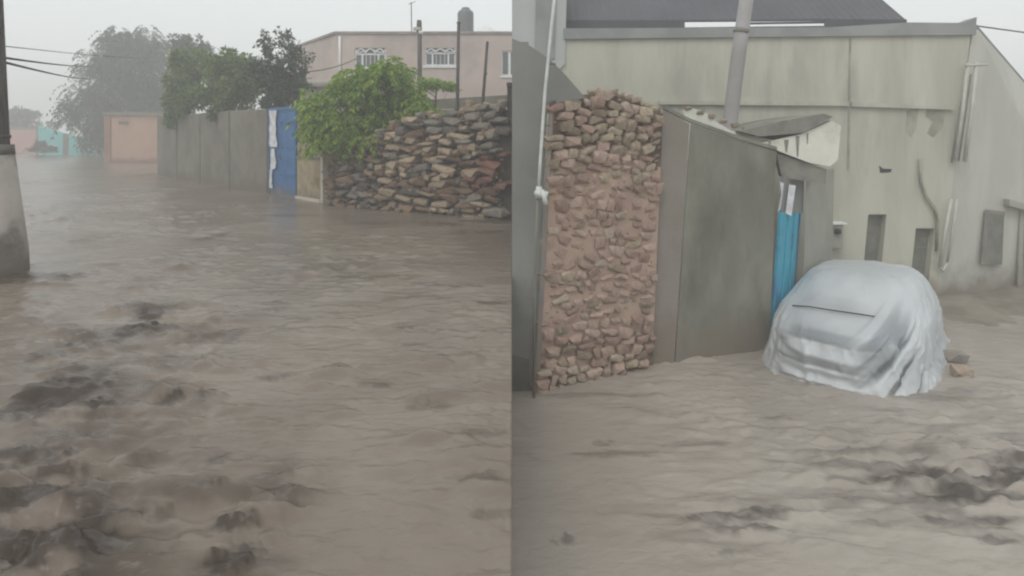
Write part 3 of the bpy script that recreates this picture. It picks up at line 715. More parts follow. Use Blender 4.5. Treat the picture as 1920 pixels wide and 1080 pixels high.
# few bigger ones at the foot
for (x, y, w_, h_) in [(905, 402, .5, .14), (945, 405, .4, .16), (840, 395, .3, .12), (660, 385, .3, .1)]:
    p = G(x, y, .02); stone(Vector((p.x, p.y+.05, .05)), (w_, .3, h_), -.5, .05, m_st_tan, sw, sr)
pl = thing('plastic_scrap', G(738, 387), 'small white plastic scrap at the foot of the stone wall', 'litter')
p0 = G(738, 388)
mk('film', [(p0.x-.1, p0.y-.02, .10), (p0.x-.03, p0.y-.05, .03), (p0.x+.06, p0.y-.06, .015), (p0.x+.1, p0.y, .06), (p0.x, p0.y+.02, .055)], [(0, 1, 4), (1, 2, 4), (2, 3, 4)], m_white, pl)

# bright green bush over the wall
br = random.Random(5); bY = 15.1
bb = P(672, 250, bY)
t = thing('green_bush', (bb.x, bY+.5, -.2), 'bright green bush spilling over the stone wall and gate', 'bush')
cl = []
for (x, y, rx, ry_, w) in [(690, 165, 66, 44, 1.3), (640, 215, 62, 40, 1.3), (730, 205, 52, 48, 1.2), (600, 225, 36, 36, .9), (690, 235, 58, 38, 1.1), (755, 175, 38, 36, .8), (720, 140, 34, 26, .5), (660, 150, 28, 24, .4), (745, 245, 30, 26, .5), (620, 255, 38, 22, .6), (600, 190, 26, 20, .4), (680, 265, 40, 18, .4), (740, 122, 14, 18, .15), (790, 205, 18, 22, .25), (640, 172, 22, 18, .25), (705, 118, 14, 12, .12)]:
    Yc = bY + br.uniform(-.35, .35); c = P(x, y, Yc); cl.append(((c.x, c.y, c.z), (rx/F_PX*Yc, .55, ry_/F_PX*Yc), w))
limbs(t, Vector((bb.x, bY+.5, -.2)), Vector((bb.x, bY+.4, 1.6)), .07, [c[0] for c in cl], br)
pts, ds = clump_points(scatter_clumps(cl, br, 8), 150)
sprays('crown', pts, ds*[1, 1, .5]+[0, -.15, .35], .34, 7, .145, .045, m_lf_bright, t, droop=1.7)
tree('yellow_shrub', 'yellowish shrub patch right of the green bush beneath a house window', 17.2, (815, 300), [(815, 160, 26, 12, 1), (845, 162, 20, 9, .6), (795, 158, 14, 14, .5), (640, 128, 0.1, 0.1, .0)], 520, .11, .05, m_lf_bright, .03, 'shrub', depth=.3, seed=9)

# pink two-storey house
HY = 26.0
hp = thing('pink_house', (P(630, 0, HY).x, HY, -.3), 'faded pink two-storey house with white arched windows behind the stone wall', 'house')
hx0, hx1 = P(630, 62, HY).x, 2.4; hz = P(0, 64, HY).z
def holes_wall(name, a, b, z0, top, holes, th, mat, parent, lean=None, split=None):
    """wall in the vertical plane over a-b with rectangular openings (u0,u1,z0,z1); top(u) its upper edge"""
    a, b = Vector((a[0], a[1], 0)), Vector((b[0], b[1], 0)); L = (b-a).length; d = (b-a)/L
    n = Vector((-d.y, d.x, 0)); n = n if n.dot(a+b) > 0 else -n
    us = sorted({0.0, L, *[h[0] for h in holes], *[h[1] for h in holes], *(split or [])})
    zs = sorted({z0, *[h[2] for h in holes], *[h[3] for h in holes]})
    lean = lean or (lambda u, z: 0.0)
    def W(u, z, k): return a + d*(u + lean(u, z)) + n*(k*th) + Vector((0, 0, z))
    V, Fc = [], []
    def quad(p): i = len(V); V.extend(p); Fc.append((i, i+1, i+2, i+3))
    for i in range(len(us)-1):
        for j in range(len(zs)):
            u0, u1 = us[i], us[i+1]; lo = zs[j]
            h0, h1 = (zs[j+1], zs[j+1]) if j+1 < len(zs) else (top(u0), top(u1))
            um, zm = (u0+u1)/2, (lo+min(h0, h1))/2
            if any(h[0] < um < h[1] and h[2] < zm < h[3] for h in holes): continue
            quad([W(u0, lo, 0), W(u1, lo, 0), W(u1, h1, 0), W(u0, h0, 0)])
            quad([W(u1, lo, 1), W(u0, lo, 1), W(u0, h0, 1), W(u1, h1, 1)])
            if j+1 == len(zs): quad([W(u0, h0, 0), W(u1, h1, 0), W(u1, h1, 1), W(u0, h0, 1)])
    for (u0, u1, l0, l1) in holes:
        quad([W(u0, l0, 0), W(u0, l1, 0), W(u0, l1, 1), W(u0, l0, 1)]); quad([W(u1, l0, 0), W(u1, l0, 1), W(u1, l1, 1), W(u1, l1, 0)])
        quad([W(u0, l1, 0), W(u1, l1, 0), W(u1, l1, 1), W(u0, l1, 1)]); quad([W(u0, l0, 0), W(u0, l0, 1), W(u1, l0, 1), W(u1, l0, 0)])
    for u in (0.0, L): quad([W(u, z0, 0), W(u, top(u), 0), W(u, top(u), 1), W(u, z0, 1)])
    return mk(name, V, Fc, mat, parent), W
def ux(px): return P(px, 0, HY).x - hx0
def zy(py): return P(0, py, HY).z
wins = [(665, 723, 90, 128), (797, 854, 90, 123), (940, 986, 95, 142)]
HL = hx1-hx0
holes = [(ux(a), ux(b), zy(d), zy(c)) for a, b, c, d in wins]
_, W = holes_wall('wall', (hx0, HY), (hx1, HY), -.3, lambda u: hz, holes, .2, m_pink, hp)
for k, (u0, u1, z0, z1) in enumerate(holes):
    wdw = strip('window', W(u0, 0, .55), W(u1, 0, .55), z0, z1, z1, .02, m_glass, hp)
    fw = .05
    def bar(ua, ub, za, zb, name='frame'): return strip(name, W(ua, 0, .25), W(ub, 0, .25), za, zb, zb, .06, m_white, wdw)
    zsp = z1 - (z1-z0)*.30 if k < 2 else z1
    bar(u0, u1, z0, z0+fw); bar(u0, u0+fw, z0+fw, z1); bar(u1-fw, u1, z0+fw, z1)
    w_ = u1-u0
    if k < 2:
        bar(u0+fw, u1-fw, zsp-.03, zsp+.03, 'transom')
        for f in (.24, .76): bar(u0+w_*f-.03, u0+w_*f+.03, z0+fw, zsp-.03, 'mullion')
        # fan-like arch ornament: two half arches and a centre one
        for (c0, c1) in ((.03, .36), (.33, .67), (.64, .97)):
            pth = [W(u0+w_*(c0+(c1-c0)*i/8), zsp+.03+(z1-zsp-.06)*math.sin(math.pi*i/8), .2) for i in range(9)]
            tube('arch_ornament', pth, .03, m_white, wdw, 6)
        tube('arch_ornament', [W(u0+w_*i/10, z1-.03-.16*abs(math.cos(math.pi*i/10)), .15) for i in range(11)], .022, m_white, wdw, 6)
        strip('grille', W(u0, 0, .8), W(u1, 0, .8), zsp, z1, z1, .01, m_black, wdw)
        for f in (.36, .5, .64): bar(u0+w_*f-.008, u0+w_*f+.008, z0+fw, zsp-.03, 'mullion')
        strip('sill', W(u0-.08, 0, -.25), W(u1+.08, 0, -.25), z0-.09, z0-.003, z0-.003, .12, m_white, wdw)
    else:
        for f in (.33, .66): bar(u0+w_*f-.05, u0+w_*f+.05, z0+fw, z1-.05, 'mullion')
        bar(u0+fw, u1-fw, z1-.05, z1)
        strip('sill', W(u0-.06, 0, -.2), W(u1, 0, -.2), z0-.08, z0-.003, z0-.003, .1, m_white, wdw)
lx = P(560, 86, 29.8)
strip('side_wall', (lx.x, 29.8), (hx0-.01, HY+.003), -.3, hz-.01, hz-.01, .2, m_pink, hp)
strip('parapet', (hx0-.05, HY-.06), (hx1, HY-.06), hz, hz+.10, hz+.10, .35, m_parapet, hp)
strip('parapet', (lx.x, 29.74), (hx0-.051, HY-.06), hz, hz+.10, hz+.10, .35, m_parapet, hp)
strip('roof', (hx0+.3, HY+.3), (hx1, HY+.3), hz-.25, hz-.1, hz-.1, 6.5, m_conc, hp)
tube('drainpipe', [P(637, 68, HY-.06), P(637, 150, HY-.06)], .05, m_white, hp, 8)
for x in (612, 655): pass
# lower terrace annex in front of the house corner
ax0, ax1 = P(548, 150, 24), P(655, 150, 24)
t = thing('terrace_annex', (ax0.x, 24, -.3), 'low cream annex with a projecting slab left of the pink house', 'building')
strip('wall', ax0, ax1, -.3, P(0, 160, 24).z, P(0, 160, 24).z, .2, m_cream, t)
strip('slab', (ax0.x-.1, 23.7), (ax1.x+.1, 23.7), P(0, 160, 24).z, P(0, 151, 24).z, P(0, 151, 24).z, 2.2, m_cream, t, .02)
strip('fascia', (ax0.x-.12, 23.66), (ax1.x+.12, 23.66), P(0, 163, 24).z-.0, P(0, 157, 24).z, P(0, 157, 24).z, .035, m_parapet, t)
cable('service_cable', P(563, 135, 22), P(668, 110, 25.6), .12, .02, 'thin service cable leading to the pink house window')

# on the roof
tp = P(873, 56, 29.0)
t = thing('water_tank', (tp.x, 29, hz-.1), 'dark grey plastic water tank on the pink house roof', 'water tank')
tw = 15.2/F_PX*29
zb = hz - .1; zt2 = P(0, 16, 29).z
hh_ = zt2 - zb
lathe('body', (tp.x, 29, zb), [(tw, 0), (tw, .1)] + [(tw*(1-.02*(i % 2)), .1+(hh_-.32)*i/10) for i in range(1, 11)] + [(tw*.86, hh_-.12), (tw*.6, hh_-.06)], m_tank, t)
lathe('lid', (tp.x, 29, zt2-.065), [(tw*.52, 0), (tw*.54, .05), (tw*.45, .10), (tw*.2, .12)], m_tank, t)
t = thing('roof_bundle', P(905, 60, 27.4), 'pale crumpled sheeting heaped on the roof beside the water tank', 'sheeting')
V, Fc = [], []
for i in range(15):
    for j in range(4):
        V.append((P(885+3.8*i, 0, 27).x, 27.0+.25*j, hz+.06+(.52*math.sin(math.pi*i/14)*math.sin(math.pi*(j+.5)/4)+.06*math.sin(i*2.3+j)) * (1 if j else .4)))
Fc = [(i*4+j, (i+1)*4+j, (i+1)*4+j+1, i*4+j+1) for i in range(14) for j in range(3)]
mk('sheet', V, Fc, m_white, t, True)
# poles and posts between wall and house
t = thing('wooden_post', P(787, 190, 20), 'weathered wooden post with a lamp head left of the second window', 'post')
tube('shaft', [(P(787, 0, 20).x, 20, -.2), P(787, 66, 20), P(786, 58, 20)], [.075, .065, .06], m_pole_w, t, 10)
tube('cap', [P(786, 60, 19.98), P(786, 38, 19.98)], [.085, .07], m_iron, t, 10)
box('bracket', P(782, 54, 19.95), (.22, .1, .10), m_cream, t, .01)
box('insulator', P(789, 61, 19.9), (.12, .12, .1), m_white, t, .02)
t = thing('iron_post', P(859, 190, 15.5), 'dark iron post in front of the house below the tank', 'post')
tube('shaft', [(P(858, 0, 16).x, 16, -.2), P(858, 165, 16), P(860, 44, 16)], [.042, .042, .038], m_iron, t, 8)
tube('cap', [P(860, 44, 16), P(860, 41, 16)], [.05, .045], m_iron, t, 8)
t = thing('rusty_stake', P(908, 195, 14.2), 'short dark slightly leaning stake behind the stone wall crest', 'stake')
tube('shaft', [(P(902, 0, 14.2).x, 14.2, .2), P(905, 195, 14.2), P(914, 78, 14.2)], [.035, .035, .03], m_iron, t, 8)
tube('wire_tie', [P(910, 140, 14.15), P(914, 138, 14.1), P(910, 136, 14.15)], .012, m_cable, t, 5)
t = thing('aerial', P(772, 60, 27), 'very thin antenna mast rising above the pink house roof', 'antenna')
tube('mast', [P(772, 62, 27), P(771, 4, 27)], .022, m_conc_d, t, 6)
tube('rod', [P(766, 8, 27), P(779, 3, 27)], .014, m_conc_d, t, 5)
# low grey yard wall and rubble behind the stone wall
ga, gb = P(780, 200, 17.5), P(985, 200, 15.6)
t = thing('block_yard_wall', (ga.x, ga.y, -.2), 'low grey block wall behind the dry stone wall', 'wall')
strip('lower_course', ga, gb, -.2, P(0, 205, 17).z, P(0, 205, 16).z, .18, m_conc, t)
strip('upper_course', (ga.x+.15, ga.y-.01), gb, P(0, 203.5, 17).z, P(0, 186, 17).z, P(0, 178, 16).z, .18, m_conc, t)
t = thing('dark_doorpost', P(955, 180, 13.2), 'short dark post at the corner where the stone wall ends', 'post')
strip('post', P(951, 0, 13.1), P(962, 0, 13.1), .4, P(0, 160, 13.1).z, P(0, 158, 13.1).z, .15, m_iron, t)
strip('cap', P(950, 0, 13.06), P(962, 0, 13.06), P(0, 160, 13.06).z-.02, P(0, 155, 13.1).z, P(0, 155, 13.1).z, .2, m_iron, t)

# ------------------------------------------------------------------ RIGHT: the lower yard
RB = 12.0
def rz(py, Y=RB): return P(0, py, Y).z
# smooth grey wall at the street edge
gw = thing('grey_corner_wall', (0.2, 7.75, ZG), 'smooth dark grey plaster wall with sloping top behind the white pipe', 'wall')
wf = 7.78
poly('wall', [Vector((0.0, wf, ZG)), Vector((P(1004, 0, wf).x, wf, ZG)), P(1026, 196, wf), P(1098, 184, wf), P(1060, 140, wf), P(1032, 112, wf), P(994, 86, wf), Vector((0.0, wf, P(960, 72, wf).z))], (0, .22, 0), m_plas_d, gw)
strip('return_wall', (0.0, wf+.222), (0.0, 13.2), ZG, P(960, 72, wf).z-.01, P(960, 72, wf).z-.01, .2, m_plas_d, gw, away=(1, 0, 0))
strip('base_render', (0.001, wf-.025), (.20, wf-.025), ZG, ZR+.42, ZR+.36, .024, m_conc_d, gw)
# white pipe with valve
py_ = 7.55
wp = thing('white_water_pipe', (P(1012, 0, py_).x, py_, ZR), 'thin white water pipe with a pale tap left of the pink stone wall', 'pipe')
tube('upper_pipe', [P(1046, -60, py_), P(1035, 40, py_), P(1022, 170, py_), P(1013, 300, py_), P(1010, 355, py_)], .018, m_pvc, wp, 10)
tube('lower_pipe', [P(1009, 358, py_), P(1004, 470, py_), P(1002, 560, py_), (P(1001, 0, py_).x, py_, ZG)], .016, m_greyplas, wp, 10)
tube('coupling', [P(1011, 350, py_), P(1009, 372, py_)], .036, m_pvc, wp, 12)
tube('tap_body', [P(1002, 361, py_-.02), P(1014, 364, py_-.03), P(1026, 367, py_-.03)], [.026, .042, .05], m_pvc, wp, 12)
tube('tap_handle', [P(1016, 356, py_-.08), P(1024, 384, py_-.08)], [.024, .03], m_pvc, wp, 8)
for yy in (120, 235): tube('pipe_clip', [P(1014, yy, py_+.02) + Vector((.02+(.0 if yy > 200 else .065), 0, 0)), P(1028, yy, py_+.02) + Vector((.02+(0 if yy > 200 else .065), 0, 0))], .012, m_greyplas, wp, 6)
# pink mortared stone wall
ya, yb = 7.72, 8.55
pw = thing('pink_stone_wall', (P(1000, 0, ya).x, ya, ZG), 'pinkish mortared stone wall beside the white pipe', 'wall')
q0, q1 = P(1000, 730, ya), P(1222, 690, yb); t0, t1 = P(1030, 186, ya), P(1243, 207, yb)
tm = P(1130, 180, (ya+yb)/2)
def pw_pt(f, g):    # f along, g up
    lo = q0.lerp(q1, f); lo.z = ZG
    hi = t0.lerp(t1, f); hi.z += .16*math.sin(math.pi*min(1, f*1.05))*1.0 - .03
    return lo.lerp(hi, g)
nb = Vector((.25, 1, 0)).normalized()
def pink(f, g):      # 1 where adobe still covers the stones, 0 where they are bare
    e = float(fbm(np.array(f*5.0+2), np.array(g*11.0), 73, 4))*.55
    return max(0, min(1, 1 - max(0, (g-.66)*5 + e, (.22-g)*7 + e)))
NF, NG = 34, 70
V = []; r_ = np.random.default_rng(4)
for j in range(NG+1):
    for i in range(NF+1):
        p = pw_pt(i/NF, j/NG); zone = max(0, min(1, (j/NG-.72)*12)) + max(0, min(1, (.27-j/NG)*12))
        q_ = p + nb*.045*zone - nb*(0.012 + .028*float(fbm(np.array(p.x*3.1), np.array(p.z*3.4), 71, 4)))
        V.append(q_ if 0 < i < NF else p)
Fc = [(j*(NF+1)+i, j*(NF+1)+i+1, (j+1)*(NF+1)+i+1, (j+1)*(NF+1)+i) for j in range(NG) for i in range(NF)]
mf = mk('mortar_face', V, Fc, m_pinkmort, pw, True)
mf.data.materials.append(m_yearth)
for k_, pl_ in enumerate(mf.data.polygons):
    g_, f_ = (k_//NF)/NG, (k_ % NF)/NF
    if pink(f_, g_) < .25: pl_.material_index = 1
hexa('core', [pw_pt(0, 0)+nb*.05, pw_pt(1, 0)+nb*.05, pw_pt(1, .97)+nb*.05, pw_pt(0, .97)+nb*.05], [v+nb*.45 for v in (pw_pt(0, 0), pw_pt(1, 0), pw_pt(1, .97), pw_pt(0, .97))], m_mortar, pw)
hexa('wall_end', [pw_pt(0, 0)-nb*.01, pw_pt(0, 0)+nb*.3, pw_pt(0, .97)+nb*.3, pw_pt(0, .97)-nb*.01], [v+Vector((.05, 0, 0)) for v in (pw_pt(0, 0)-nb*.01, pw_pt(0, 0)+nb*.3, pw_pt(0, .97)+nb*.3, pw_pt(0, .97)-nb*.01)], m_brownplas, pw)
pr = random.Random(31); n2 = 0
g = .045
wl_ = (q1-q0).length
yaw = math.atan2(q1.y-q0.y, q1.x-q0.x)
Hh = t0.z - ZG
while g < 1.0:
    ch = pr.uniform(.07, .15); f = -pr.uniform(0, .04)
    while f < 1:
        ww = pr.uniform(.09, .28); fc = f + ww/2/wl_
        gg = g + (ch/2 + .02*math.sin(fc*9+g*20) + pr.uniform(-.022, .022))/Hh
        if .03 < fc < .985 and gg < 1.0:
            p = pw_pt(fc, gg)
            k_ = pink(fc, gg)
            sink = .012 + .034*k_ + pr.uniform(-.02, .016)
            c_ = pr.random()
            if c_ < .28 + k_*.55: mat = m_yst_pink
            else: mat = m_yst_green if pr.random() < .45 else m_yst_tan
            if pr.random() < 1 - .12*k_:
                stone(p + nb*sink, (ww*1.08, .17, ch*1.15*pr.uniform(.7, 1.35)), yaw+pr.uniform(-.15, .15), pr.uniform(-.35, .35), mat, pw, pr); n2 += 1
        f += ww/wl_
    g += ch/Hh*.95
def ychink(r):
    f = r.uniform(.03, .97); g = r.uniform(.04, 1.0); return pw_pt(f, g)+nb*r.uniform(-.005, .03), r.uniform(-1, 1)
for mt_ in (m_yst_tan, m_yst_pink, m_yst_green): chinks(pw, 110, ychink, mt_, pr, .03, .085)
for k in range(14):
    fc = pr.uniform(.06, .95); p = pw_pt(fc, 1.0)
    stone(p + nb*pr.uniform(.03, .3) + Vector((0, 0, .02)), (pr.uniform(.12, .22), .16, pr.uniform(.07, .11)), yaw+pr.uniform(-.4, .4), pr.uniform(-.35, .35), pr.choice([m_yst_green, m_yst_tan]), pw, pr)

# plain rendered walls between stone wall and door
yc, ye = 8.62, 9.3
pwl = thing('rendered_yard_wall', (P(1225, 0, yc).x, yc, ZG), 'grey-green rendered yard wall running from the pink stone wall to teal door', 'wall')
def dn(x, Y): p = P(x, 0, Y); return Vector((p.x, Y, ZG))
poly('brown_panel', [dn(1206, yc), dn(1262, yc+.08), P(1293, 232, yc+.08), P(1243, 206, yc)], (.05, .2, 0), m_brownplas, pwl)
poly('grey_panel', [dn(1264, yc+.10), dn(1442, ye), P(1456, 284, ye), P(1380, 262, 9.05), P(1295, 232, yc+.10)], (.05, .2, 0), m_greyplas, pwl)
V = []
cp = [P(1243, 204, yc), P(1295, 230, yc+.1), P(1380, 260, 9.05), P(1456, 282, ye)]
for i in range(3):
    a, b = cp[i], cp[i+1]
    hexa('coping', [a+Vector((0, -.02, 0)), b+Vector((0, -.02, 0)), b+Vector((0, -.02, .05)), a+Vector((0, -.02, .05))], [v+Vector((.05, .24, 0)) for v in (a, b, b+Vector((0, 0, .05)), a+Vector((0, 0, .05)))], m_greyplas, pwl)
# broken whitewashed crest behind that wall
wc = thing('whitewashed_wall_stub', P(1310, 240, 9.6), 'crumbling whitewashed wall crest beside the leaning grey pole', 'wall')
poly('stub', [P(1285, 300, 9.7), P(1450, 300, 9.7), P(1450, 262, 9.7), P(1415, 256, 9.7), P(1372, 245, 9.7), P(1345, 230, 9.7), P(1325, 212, 9.7), P(1300, 203, 9.7), P(1282, 206, 9.7)], (0, .2, 0), m_whitewash, wc)
sr2 = random.Random(8)
for k in range(7): stone(P(1290+22*k, 206+8*k-3, 9.72), (.14, .14, .08), .2, sr2.uniform(-.3, .3), m_yst_tan, wc, sr2)
# teal door in the recess
da, db = dn(1447, 9.34), dn(1517, 10.9)
dv = (db-da).normalized(); dnn = Vector((dv.y, -dv.x, 0)); dnn = dnn if dnn.dot(da) < 0 else -dnn
td = thing('teal_door', (da.x, da.y, ZG), 'teal blue painted door under the whitewashed canopy behind the car', 'door')
def lean_quad(name, pts, back, mat, parent, bev=0): return poly(name, pts, back, mat, parent, bev)
d0b, d0t = P(1447, 640, 9.40), P(1466, 398, 9.40); d1b, d1t = P(1486, 640, 10.1), P(1503, 400, 10.1)
lean_quad('leaf', [d0b, d1b, d1t, d0t], -dnn*.05, m_teal, td, .006)
for f in (.28, .6, .86):
    a0, b0 = d0b.lerp(d1b, f), d0t.lerp(d1t, f); w_ = (d1b-d0b)*.03
    lean_quad('rib', [a0+dnn*.02, a0+w_+dnn*.02, b0+w_+dnn*.02, b0+dnn*.02], -dnn*.018, m_blue if f > .8 else m_teal, td)
# papers over the door
lean_quad('paper_strip', [P(1473, 400, 9.5), P(1484, 405, 9.5), P(1492, 348, 9.5), P(1480, 346, 9.5)], (0, .01, 0), m_paper, td)
lean_quad('paper_strip', [P(1458, 398, 9.42), P(1464, 392, 9.42), P(1470, 344, 9.42), P(1462, 340, 9.42), P(1465, 366, 9.42)], (0, .01, 0), m_paper, td)
lean_quad('transom', [P(1466, 398, 9.46), P(1505, 400, 10.1), P(1508, 335, 10.1), P(1470, 330, 9.46)], -dnn*.04, m_plas_d, td)
hexa('jamb', [P(1505, 640, 10.05), P(1545, 640, 10.9), P(1552, 318, 10.9), P(1512, 318, 10.05)], [v+Vector((.3, .4, 0)) for v in (P(1505, 640, 10.05), P(1545, 640, 10.9), P(1552, 318, 10.9), P(1512, 318, 10.05))], m_recess, td)

# whitewashed canopy over the door
cn = thing('door_canopy', P(1500, 290, 9.5), 'whitewashed concrete canopy with dark stained slab above the teal door', 'canopy')
cY = 9.55
poly('fascia', [P(1425, 268, cY), P(1470, 287, cY), P(1520, 306, cY), P(1556, 312, cY), P(1571, 300, cY), P(1577, 236, cY), P(1560, 226, cY), P(1500, 252, cY), P(1455, 262, cY)], (.1, 1.6, 0), m_whitewash, cn)
poly('slab', [P(1386, 246, cY-.04), P(1425, 256, cY-.04), P(1470, 252, cY-.04), P(1505, 249, cY-.04), P(1540, 233, cY-.04), P(1562, 219, cY-.04), P(1545, 213, cY-.04), P(1470, 226, cY-.04)], (.1, 1.9, 0), m_slab, cn)
poly('dark_gap_panel', [P(1456, 287, cY+.05), P(1550, 317, cY+.05), P(1549, 345, cY+.05), P(1466, 333, cY+.05)], (.15, .5, 0), m_slab, cn)  # dark panel standing in for the shaded gap beneath the canopy
for (x, y0, y1, w_) in [(1492, 255, 292, 7), (1470, 262, 283, 9), (1440, 262, 274, 6), (1512, 250, 268, 4)]:
    poly('drip_stain', [P(x, y0, cY-.006), P(x+w_, y0, cY-.006), P(x+w_*.7, y1, cY-.006), P(x+w_*.4, y1+3, cY-.006)], (0, .004, 0), m_slab, cn)

# the big pale yard building
yb_ = thing('yard_building', (6.0, RB, ZG), 'long pale grey plaster building behind the covered car', 'building')
cx_top = P(1822, 0, RB).x
def b_top(u): return rz(74) + (rz(66)-rz(74))*u/cx_top
def b_lean(u, z): return -(rz(45)-z)*.118*(u/cx_top)**1.2
def U(px, py):     # wall coordinate of a pixel, undoing the lean
    x = P(px, 0, RB).x; z = rz(py); u = x
    for _ in range(12): u = x - b_lean(u, z)
    return u
wn_ = [(1623, 1657, 402, 512), (1711, 1746, 428, 545)]
bh = [(U(a, (c+d)/2), U(b, (c+d)/2), rz(d), rz(c)) for a, b, c, d in wn_]
_, WB = holes_wall('wall', (0, RB), (cx_top, RB), ZG, b_top, bh, .3, m_bldg, yb_, lean=b_lean, split=[cx_top*i/8 for i in range(1, 8)])
for (u0, u1, z0, z1) in bh:
    w_ = poly('window', [WB(u0-.02, z0-.02, .5), WB(u1+.02, z0-.02, .5), WB(u1+.02, z1+.02, .5), WB(u0-.02, z1+.02, .5)], (0, .03, 0), m_shutter, yb_)
    poly('frame', [WB(u0, z0, .38), WB(u0+.04, z0, .38), WB(u0+.04, z1, .38), WB(u0, z1, .38)], (0, .04, 0), m_slab, w_)
    poly('frame', [WB(u0+.041, z1-.05, .38), WB(u1, z1-.05, .38), WB(u1, z1, .38), WB(u0+.041, z1, .38)], (0, .04, 0), m_slab, w_)
    for f in (.33, .66):
        zz = z0+(z1-z0)*f; poly('shutter_slat', [WB(u0+.05, zz, .47), WB(u1-.01, zz, .47), WB(u1-.01, zz+.02, .47), WB(u0+.05, zz+.02, .47)], (0, .02, 0), m_slab, w_)
def onwall(px, py, off): p = P(px, py, RB); return Vector((p.x, RB-off, p.z))
# ledge between storeys
for (xa, xb, ya_, yb2) in [(1235, 1588, 190, 193), (1594, 1784, 194, 200)]:
    poly('ledge', [onwall(xa, ya_+6, .07), onwall(xb, yb2+6, .07), onwall(xb, yb2-2, .07), onwall(xa, ya_-2, .07)], (0, .068, 0), m_bldg, yb_)
poly('joint', [onwall(1588, 320, .012), onwall(1592, 320, .012), onwall(1596, 72, .012), onwall(1592, 72, .012)], (0, .01, 0), m_stain, yb_)
poly('coping', [onwall(1056, 74, .06), onwall(1826, 66, .06), onwall(1826, 44, .06), onwall(1700, 43, .06), onwall(1550, 52, .06), onwall(1056, 54, .06)], (0, .40, 0), m_cop, yb_)
poly('corner_cap', [onwall(1800, 44, .065), onwall(1826, 44, .065), onwall(1827, 33, .065)], (0, .3, 0), m_cop, yb_)
# damp patches where plaster has fallen, thin shells on the wall
for (pts_) in ([(1700, 206), (1722, 204), (1718, 240), (1708, 258), (1698, 245)], [(1738, 205), (1765, 200), (1772, 210), (1768, 238), (1750, 258), (1738, 250), (1748, 228), (1735, 218)]):
    poly('fallen_plaster', [onwall(x, y, .004) for x, y in pts_], (0, .003, 0), m_stain, yb_)
h_ = poly('wall_hole', [onwall(1648, 310, .006), onwall(1655, 316, .006), onwall(1672, 317, .006), onwall(1670, 323, .006), onwall(1650, 324, .006)], (0, .004, 0), m_black, yb_)
mb = box('meter_box', onwall(1563, 440, .08), (.20, .14, .46), m_recess, yb_, .01)
box('meter_hood', onwall(1564, 417, .10), (.27, .2, .035), m_white, mb, .005)
lathe('meter_dial', onwall(1562, 431, .18), [(.001, -.05), (.055, -.04), (.06, 0), (.05, .045), (.001, .05)], m_black, mb, 12)
# side wing to the right of the corner: top runs down to the right
def SWp(px, py, Y): return P(px, py, Y)
sY0, sY1 = RB+.05, 12.9
cr_b = P(1757, 600, sY0)
hold = [Vector((P(1748, 0, sY0).x, sY0, ZG)), Vector((P(2080, 0, 13.2).x, 13.2, ZG)), P(2120, 372, 13.2), P(1922, 152, sY1), P(1826, 40, sY0)]
side = poly('side_wall', hold, (-.05, .3, 0), m_bldg2, yb_)
poly('side_coping', [P(1826, 40, sY0-.05), P(1922, 152, sY1-.05), P(2120, 372, 13.15), P(2120, 380, 13.15), P(1916, 158, sY1-.05), P(1818, 52, sY0-.05)], (0, .3, 0), m_cop, yb_)
def onside(px, py, off):     # point on the side wall, off metres proud of it
    A = Vector((P(1790, 0, sY0).x, sY0, 0)); Bv = Vector((P(2080, 0, 13.2).x, 13.2, 0)); k = (px-960)/F_PX
    d = Bv-A; s = (k*A.y-A.x)/(d.x-k*d.y); p = A+d*s; Y = p.y
    return P(px, py, Y-off)
for (x0, x1, y0, y1, top) in [(1845, 1879, 398, 496, 8)]:
    w_ = poly('window', [onside(x0, y1, .012), onside(x1, y1, .012), onside(x1+4, y0+4, .012), onside(x0+8, y0-2, .012)], (0, .01, 0), m_shutter, yb_)
    poly('frame', [onside(x0-5, y1, .05), onside(x0+2, y1, .05), onside(x0+10, y0, .05), onside(x0+3, y0, .05)], (0, .04, 0), m_slab, w_)
    poly('frame', [onside(x0+3, y0+2, .03), onside(x1+6, y0+6, .03), onside(x1+6, y0-1, .03), onside(x0+3, y0-5, .03)], (0, .02, 0), m_slab, w_)
w_ = poly('door', [onside(1912, 640, .012), onside(1975, 640, .012), onside(1975, 392, .012), onside(1920, 388, .012)], (0, .01, 0), m_slab, yb_)
poly('frame', [onside(1904, 640, .05), onside(1912, 640, .05), onside(1921, 390, .05), onside(1914, 390, .05)], (0, .04, 0), m_recess, w_)
poly('hood', [onside(1893, 386, .2), onside(1980, 410, .2), onside(1980, 398, .2), onside(1893, 374, .2)], (0, .19, 0), m_recess, w_)
# dark sheet roof behind the parapet, open gap under its eave
rf = thing('sheet_roof', (5.0, 12.6, rz(40)), 'dark grey sheet roof with a bright open gap under its eave', 'roof')
n_c = 84; eY, rY = 12.5, 16.5
ez = P(0, 39, eY).z; pz = 6.9
xe0, xe1 = P(1056, 0, eY).x, P(1700, 0, eY).x
xr0, xr1 = P(1056, 0, rY).x, P(1480, 0, rY).x
V = []
for i in range(n_c+1):
    f = i/n_c; w = .007*math.cos(i*math.pi)
    V.append(Vector((xe0+(xe1-xe0)*f, eY, ez+w))); V.append(Vector((xr0+(xr1-xr0)*f, rY, pz+w)))
mk('sheet', V, [(2*i, 2*i+2, 2*i+3, 2*i+1) for i in range(n_c)], m_roof, rf)
tube('eave_beam', [P(1250, 39, eY+.05), P(1560, 37, eY+.05)], .03, m_roof, rf, 6)
poly('eave_board', [P(1056, 60, eY), P(1284, 60, eY), P(1284, 38, eY), P(1056, 38, eY)], (0, .04, 0), m_roof, rf)
poly('eave_board', [P(1547, 60, eY), P(1702, 60, eY), P(1700, 36, eY), P(1547, 36, eY)], (0, .04, 0), m_roof, rf)
